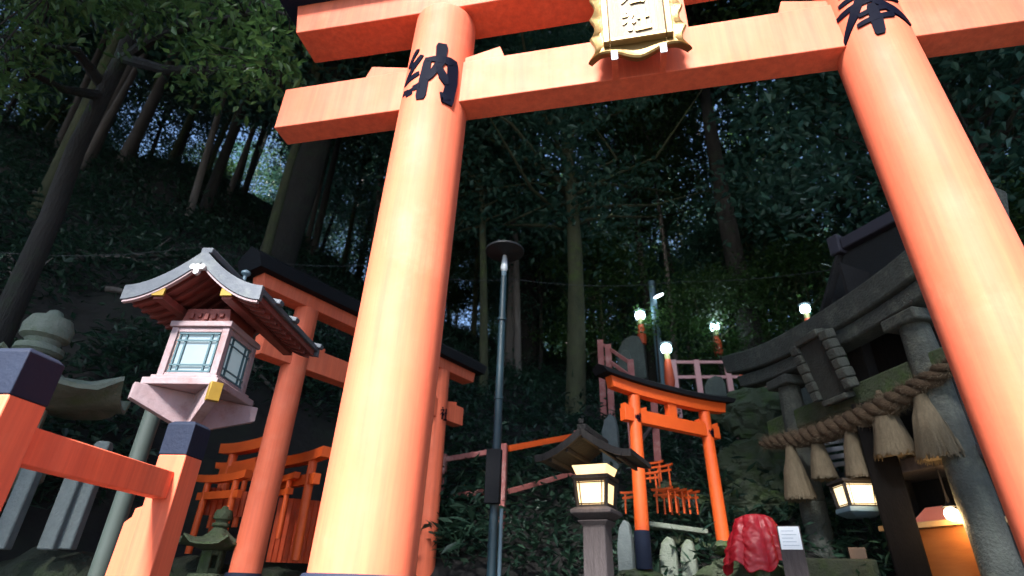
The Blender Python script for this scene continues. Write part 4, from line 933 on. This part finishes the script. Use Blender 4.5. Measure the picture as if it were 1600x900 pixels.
# single trees the eye picks out
plant_px(0, 447, 11.5, 1.05, 'massive dark trunk rising behind the left end of the lower beam', tr=2.9, py=330)
plant_px(1, 893, 11.0, 1.0, 'straight moss green trunk standing above the lit wooden lantern', tr=2.1, py=520)
plant_px(2, 800, 15.0, 1.0, 'slender pale trunk rising behind the disc of the lamp post', tr=1.4, py=380, lean=(0, rad(2)))
plant_px(2, 160, 16.0, 1.0, 'pale broad trunk upper left with sky showing beside it', tr=2.4, py=200)
plant_px(2, 215, 19.0, 1.0, 'pale trunk just right of the broad pale one, upper left', tr=2.0, py=200)
plant_px(0, 330, 14.0, 1.0, 'dark straight trunk between the pale trunks and the massive trunk', tr=1.1, py=300)
plant_px(1, 700, 12.0, 1.0, 'dark trunk behind the right edge of the nearest big pillar', tr=1.0, py=400)
plant_px(0, 1005, 16.5, 1.0, 'dark trunk above the leftmost slope lamp', tr=1.2, py=460)
plant_px(1, 1180, 17.0, 1.0, 'dim trunk above the lone slope lamp', tr=1.2, py=460)
plant_px(0, 1500, 13.0, 1.0, 'tall dark evergreen behind the near right pillar', py=300)
plant_px(1, 1570, 12.0, 1.05, 'leafy evergreen right of the near right pillar', py=300)
plant_px(3, 1545, 11.0, 1.5, 'bushy dark tree above the shrine roof at the right edge', py=300)
# forest rows (nothing tells these apart)
spots = []
def far_enough(x, y, d): return all((x-a)**2+(y-b)**2 > d*d for a, b in spots)
GRP = {0: ('dark evergreen tree among many in the forest beyond the gates', 'tall dark evergreens of the forest'), 1: ('mossy trunked blue green tree in the forest beyond the gates', 'mossy trunked trees of the forest'),
       2: ('tall pale trunked tree in the forest beyond the gates', 'pale trunked trees of the forest'), 3: ('low dark leafy understorey tree on the forest slope', 'dark understorey trees on the slope'), 4: ('low mid green understorey tree on the forest slope', 'green understorey trees on the slope')}
def scatter(n, h0, h1, a0, a1, kinds, smin, smax, dmin, zoff=0):
    c = 0; tries = 0
    while c < n and tries < 4000:
        tries += 1; h = math.sqrt(rnd.uniform(h0*h0, h1*h1)); a = rad(rnd.uniform(a0, a1)); x, y = h*math.sin(a), h*math.cos(a)
        if not far_enough(x, y, dmin): continue
        if h < 14.2 and -7 < math.degrees(a) < 22: continue
        spots.append((x, y)); k = rnd.choice(kinds); s = rnd.uniform(smin, smax)
        plant(k, x, y, s, rnd.uniform(0, 6.28), GRP[k][0], GRP[k][1], lean=(rad(rnd.uniform(-4, 4)), rad(rnd.uniform(-4, 4))), zoff=zoff); c += 1
scatter(28, 10.5, 19, -74, 48, [0, 1, 2, 2], .85, 1.15, 2.3)
scatter(54, 19, 34, -74, 48, [0, 1, 2], .9, 1.25, 2.2)
scatter(24, 11, 22, -30, 48, [3, 4, 3], .7, 1.1, 1.8)
scatter(30, 22, 34, -74, 48, [3, 4, 3], .9, 1.3, 1.6)
scatter(8, 15, 24, -60, -26, [3, 4, 1], .8, 1.1, 1.5)
scatter(34, 34, 48, -46, 50, [0, 1, 3], 1.1, 1.5, 2.2)
# unseen trees added behind the viewer to keep the forest in shade
bm, cs = build_crown(501, 190, 60, 4.6, 30, .60, .34, 1.9)
for v in bm.verts: v.co.z += 29.3
me = bpy.data.meshes.new('crown'); bm.to_mesh(me); bm.free(); me.materials.append(LEAF)
bm = NB(); tube(bm, [(0, 0, -1), (.1, 0, 14), (0, .1, 40)], [.5, .38, .08], 12); limbs(bm, Vector((0, 0, 15)), [c+Vector((0, 0, 29.3)) for c in cs], .12, random.Random(4), 24)
mt = bpy.data.meshes.new('trunk'); bm.to_mesh(mt); bm.free(); mt.materials.append(BARK); KINDS.append((mt, me))
for i in range(14):
    x = -35.6+i*5.2; left = x < -3.5
    plant(5, x+(-1.9 if left else .2), -6.6-(i % 3)*.6, 1.0, i*1.3, 'unseen very tall evergreen added behind the viewer to shade the forest', 'unseen tall evergreens added behind the viewer', zoff=-4.2 if left else 1.8)
make_kind(66, 6.8, 4.0, 15.5, .35, BARK, LEAF, 230, 110, .30, .17, 1.5, 30)  # broad crowns; the out-of-frame ones are added to cut skylight
for x, y, lb in ((-4.2, .4, 'unseen broad evergreen added over the viewer from the left of the path to cut skylight'), (4.9, 1.0, 'unseen broad evergreen added over the viewer from the right of the path to cut skylight'), (-11, 3.5, 'unseen broad evergreen added far left of the path to cut skylight'), (11.5, 4.5, 'unseen broad evergreen added right of the shrine hall to cut skylight'), (3.2, 14.2, 'broad evergreen high above the slope lamps'), (10.5, 15.5, 'broad evergreen high above the shrine roof'), (-3.0, 16.0, 'broad evergreen high over the middle of the slope')):
    plant(6, x, y, 1.0, x, lb, None)

# ---- near tree at upper left with individual leaves
NT = thing('oak_tree', 'near evergreen oak whose bright leaves hang over the left beam ends', 'tree', (P(80, 400, 6.5).x, P(80, 400, 6.5).y, ground_z(P(80, 400, 6.5).x, P(80, 400, 6.5).y)))
o0 = Vector(NT.location); rnd = random.Random(77)
tb = [Vector((0, 0, -.3)), P(80, 340, 6.5)-o0, P(118, 235, 6.4)-o0, P(160, 150, 6.2)-o0, P(190, 90, 6.0)-o0, P(215, 20, 5.8)-o0, P(240, -90, 5.6)-o0]
bm = NB(); tube(bm, tb, [.13, .095, .085, .078, .07, .06, .045], 14)
br = [[(165, 140, 6.2), (120, 80, 6.0), (60, 72, 5.8), (0, 60, 5.6)], [(190, 95, 6.0), (240, 60, 5.3), (320, 35, 4.6), (400, 20, 4.0)], [(215, 20, 5.8), (300, -20, 5.0), (380, -10, 4.4), (450, 25, 3.9)],
      [(190, 90, 6.0), (260, 110, 5.2), (330, 110, 4.6), (405, 105, 4.1), (440, 135, 3.9)], [(160, 150, 6.2), (100, 140, 6.), (40, 110, 5.7)], [(240, -90, 5.6), (150, -60, 5.), (70, -10, 4.8)], [(240, -60, 5.6), (340, -90, 4.6), (430, -60, 3.9)]]
cl = []
for b_ in br:
    pts = [P(*p)-o0 for p in b_]; n = len(pts)
    tube(bm, pts, [.055*(1-.8*i/(n-1))+.006 for i in range(n)], 8)
    for a_, c_ in zip(pts, pts[1:]):
        for k in range(4): cl.append(a_.lerp(c_, (k+rnd.random())/4))
bt = bm; bm = NB()
regions = [(0, 60, 90, 60, 5.4, 16), (100, 20, 90, 45, 5.2, 18), (200, 10, 80, 45, 5.0, 16), (290, 30, 70, 50, 4.6, 18), (360, 40, 60, 50, 4.2, 16), (425, 20, 35, 32, 3.9, 14), (400, 110, 35, 30, 4.0, 10), (428, 100, 18, 25, 3.9, 6), (330, 110, 60, 35, 4.5, 8), (30, 130, 40, 30, 5.6, 5), (250, -20, 200, 30, 4.8, 26), (370, 75, 50, 20, 4.1, 8)]
for (cx_, cy_, sx_, sy_, h, n) in regions:
    for i in range(n):
        c = P(cx_+rnd.uniform(-sx_, sx_), cy_+rnd.uniform(-sy_, sy_), h+rnd.uniform(-.35, .5))-o0
        near = min(cl, key=lambda q: (q-c).length); mm = near.lerp(c, .55)+Vector((0, 0, .08))
        tube(bt, [near, mm, c], [.010, .007, .003], 5, False)
        d = (c-mm).normalized()
        for j in range(int(22*rnd.uniform(.6, 1.4))):
            p = c+Vector((rnd.gauss(0, .13), rnd.gauss(0, .13), rnd.gauss(-.03, .07))); leaf_faces(bm, p, 1, rnd.uniform(.07, .125), rnd.uniform(.03, .05), rnd, .7)
obj('trunk', bt, BARK, NT); obj('foliage', bm, LEAF3, NT, smooth=False)

# ---- undergrowth on the slope
bm = NB(); rnd = random.Random(9)
for i in range(8500):
    h = 6.6*(24/6.6)**(rnd.random()**1.15); a = rad(rnd.uniform(-74, 46)); x, y = h*math.sin(a), h*math.cos(a)
    if noise.noise(Vector((x*.5, y*.5, 5))) < -.38: continue
    if h < 9 and -14 < math.degrees(a) < 46 and rnd.random() < .35: continue
    if h < 7.9 and -46 < math.degrees(a) < -20: continue
    z = ground_z(x, y); big = rnd.random() < .25
    for j in range(rnd.randint(12, 24)):
        leaf_faces(bm, Vector((x+rnd.gauss(0, .2), y+rnd.gauss(0, .2), z+abs(rnd.gauss(.10, .22 if big else .10)))), 1, rnd.uniform(.08, .16)*(1.6 if big else 1), rnd.uniform(.03, .06)*(1.2 if big else 1), rnd, .1)
o = obj('undergrowth', bm, LEAF5, None, smooth=False); tag(o, 'dark leafy undergrowth covering the forest slope', 'undergrowth', kind='stuff')
for i in range(12):
    h = rnd.uniform(7.5, 13); a = rad(rnd.uniform(-66, -18)); x, y = h*math.sin(a), h*math.cos(a); L = rnd.uniform(.8, 2.4); th = rnd.uniform(0, 3.14)
    pts = [Vector((math.cos(th)*L*(k/6-.5)+rnd.gauss(0, .03), math.sin(th)*L*(k/6-.5)+rnd.gauss(0, .03), 0)) for k in range(7)]
    for p_ in pts: p_.z = ground_z(x+p_.x, y+p_.y)-ground_z(x, y)+.06
    bm = NB(); tube(bm, pts, [.05-.005*k for k in range(7)], 8); tube(bm, [pts[3], pts[3]+Vector((.1, .1, .25)), pts[3]+Vector((.25, .1, .4))], [.02, .014, .005], 6)
    o = obj('fallen_branch', bm, PALEBARK, None); o.location = (x, y, ground_z(x, y)); tag(o, 'fallen branch lying on the dark leafy slope', 'branch', 'fallen branches on the slope')
# lit leaves beside the leftmost slope lamp
q = P(1014, 505, 12.9); bm = NB(); t = thing('shrub', 'bright lamplit shrub beside the leftmost slope lamp', 'shrub', (q.x+.1, q.y, ground_z(q.x, q.y)))
for j in range(260): leaf_faces(bm, Vector((rnd.gauss(0, .20), rnd.gauss(0, .2), q.z-t.location.z+rnd.gauss(-.1, .22))), 1, .12, .06, rnd, .2)
obj('foliage', bm, LEAF3, t, smooth=False)
bm = NB(); tube(bm, [(0, 0, -.1), (.05, 0, q.z-t.location.z)], [.04, .015], 8); obj('stem', bm, BARK, t)
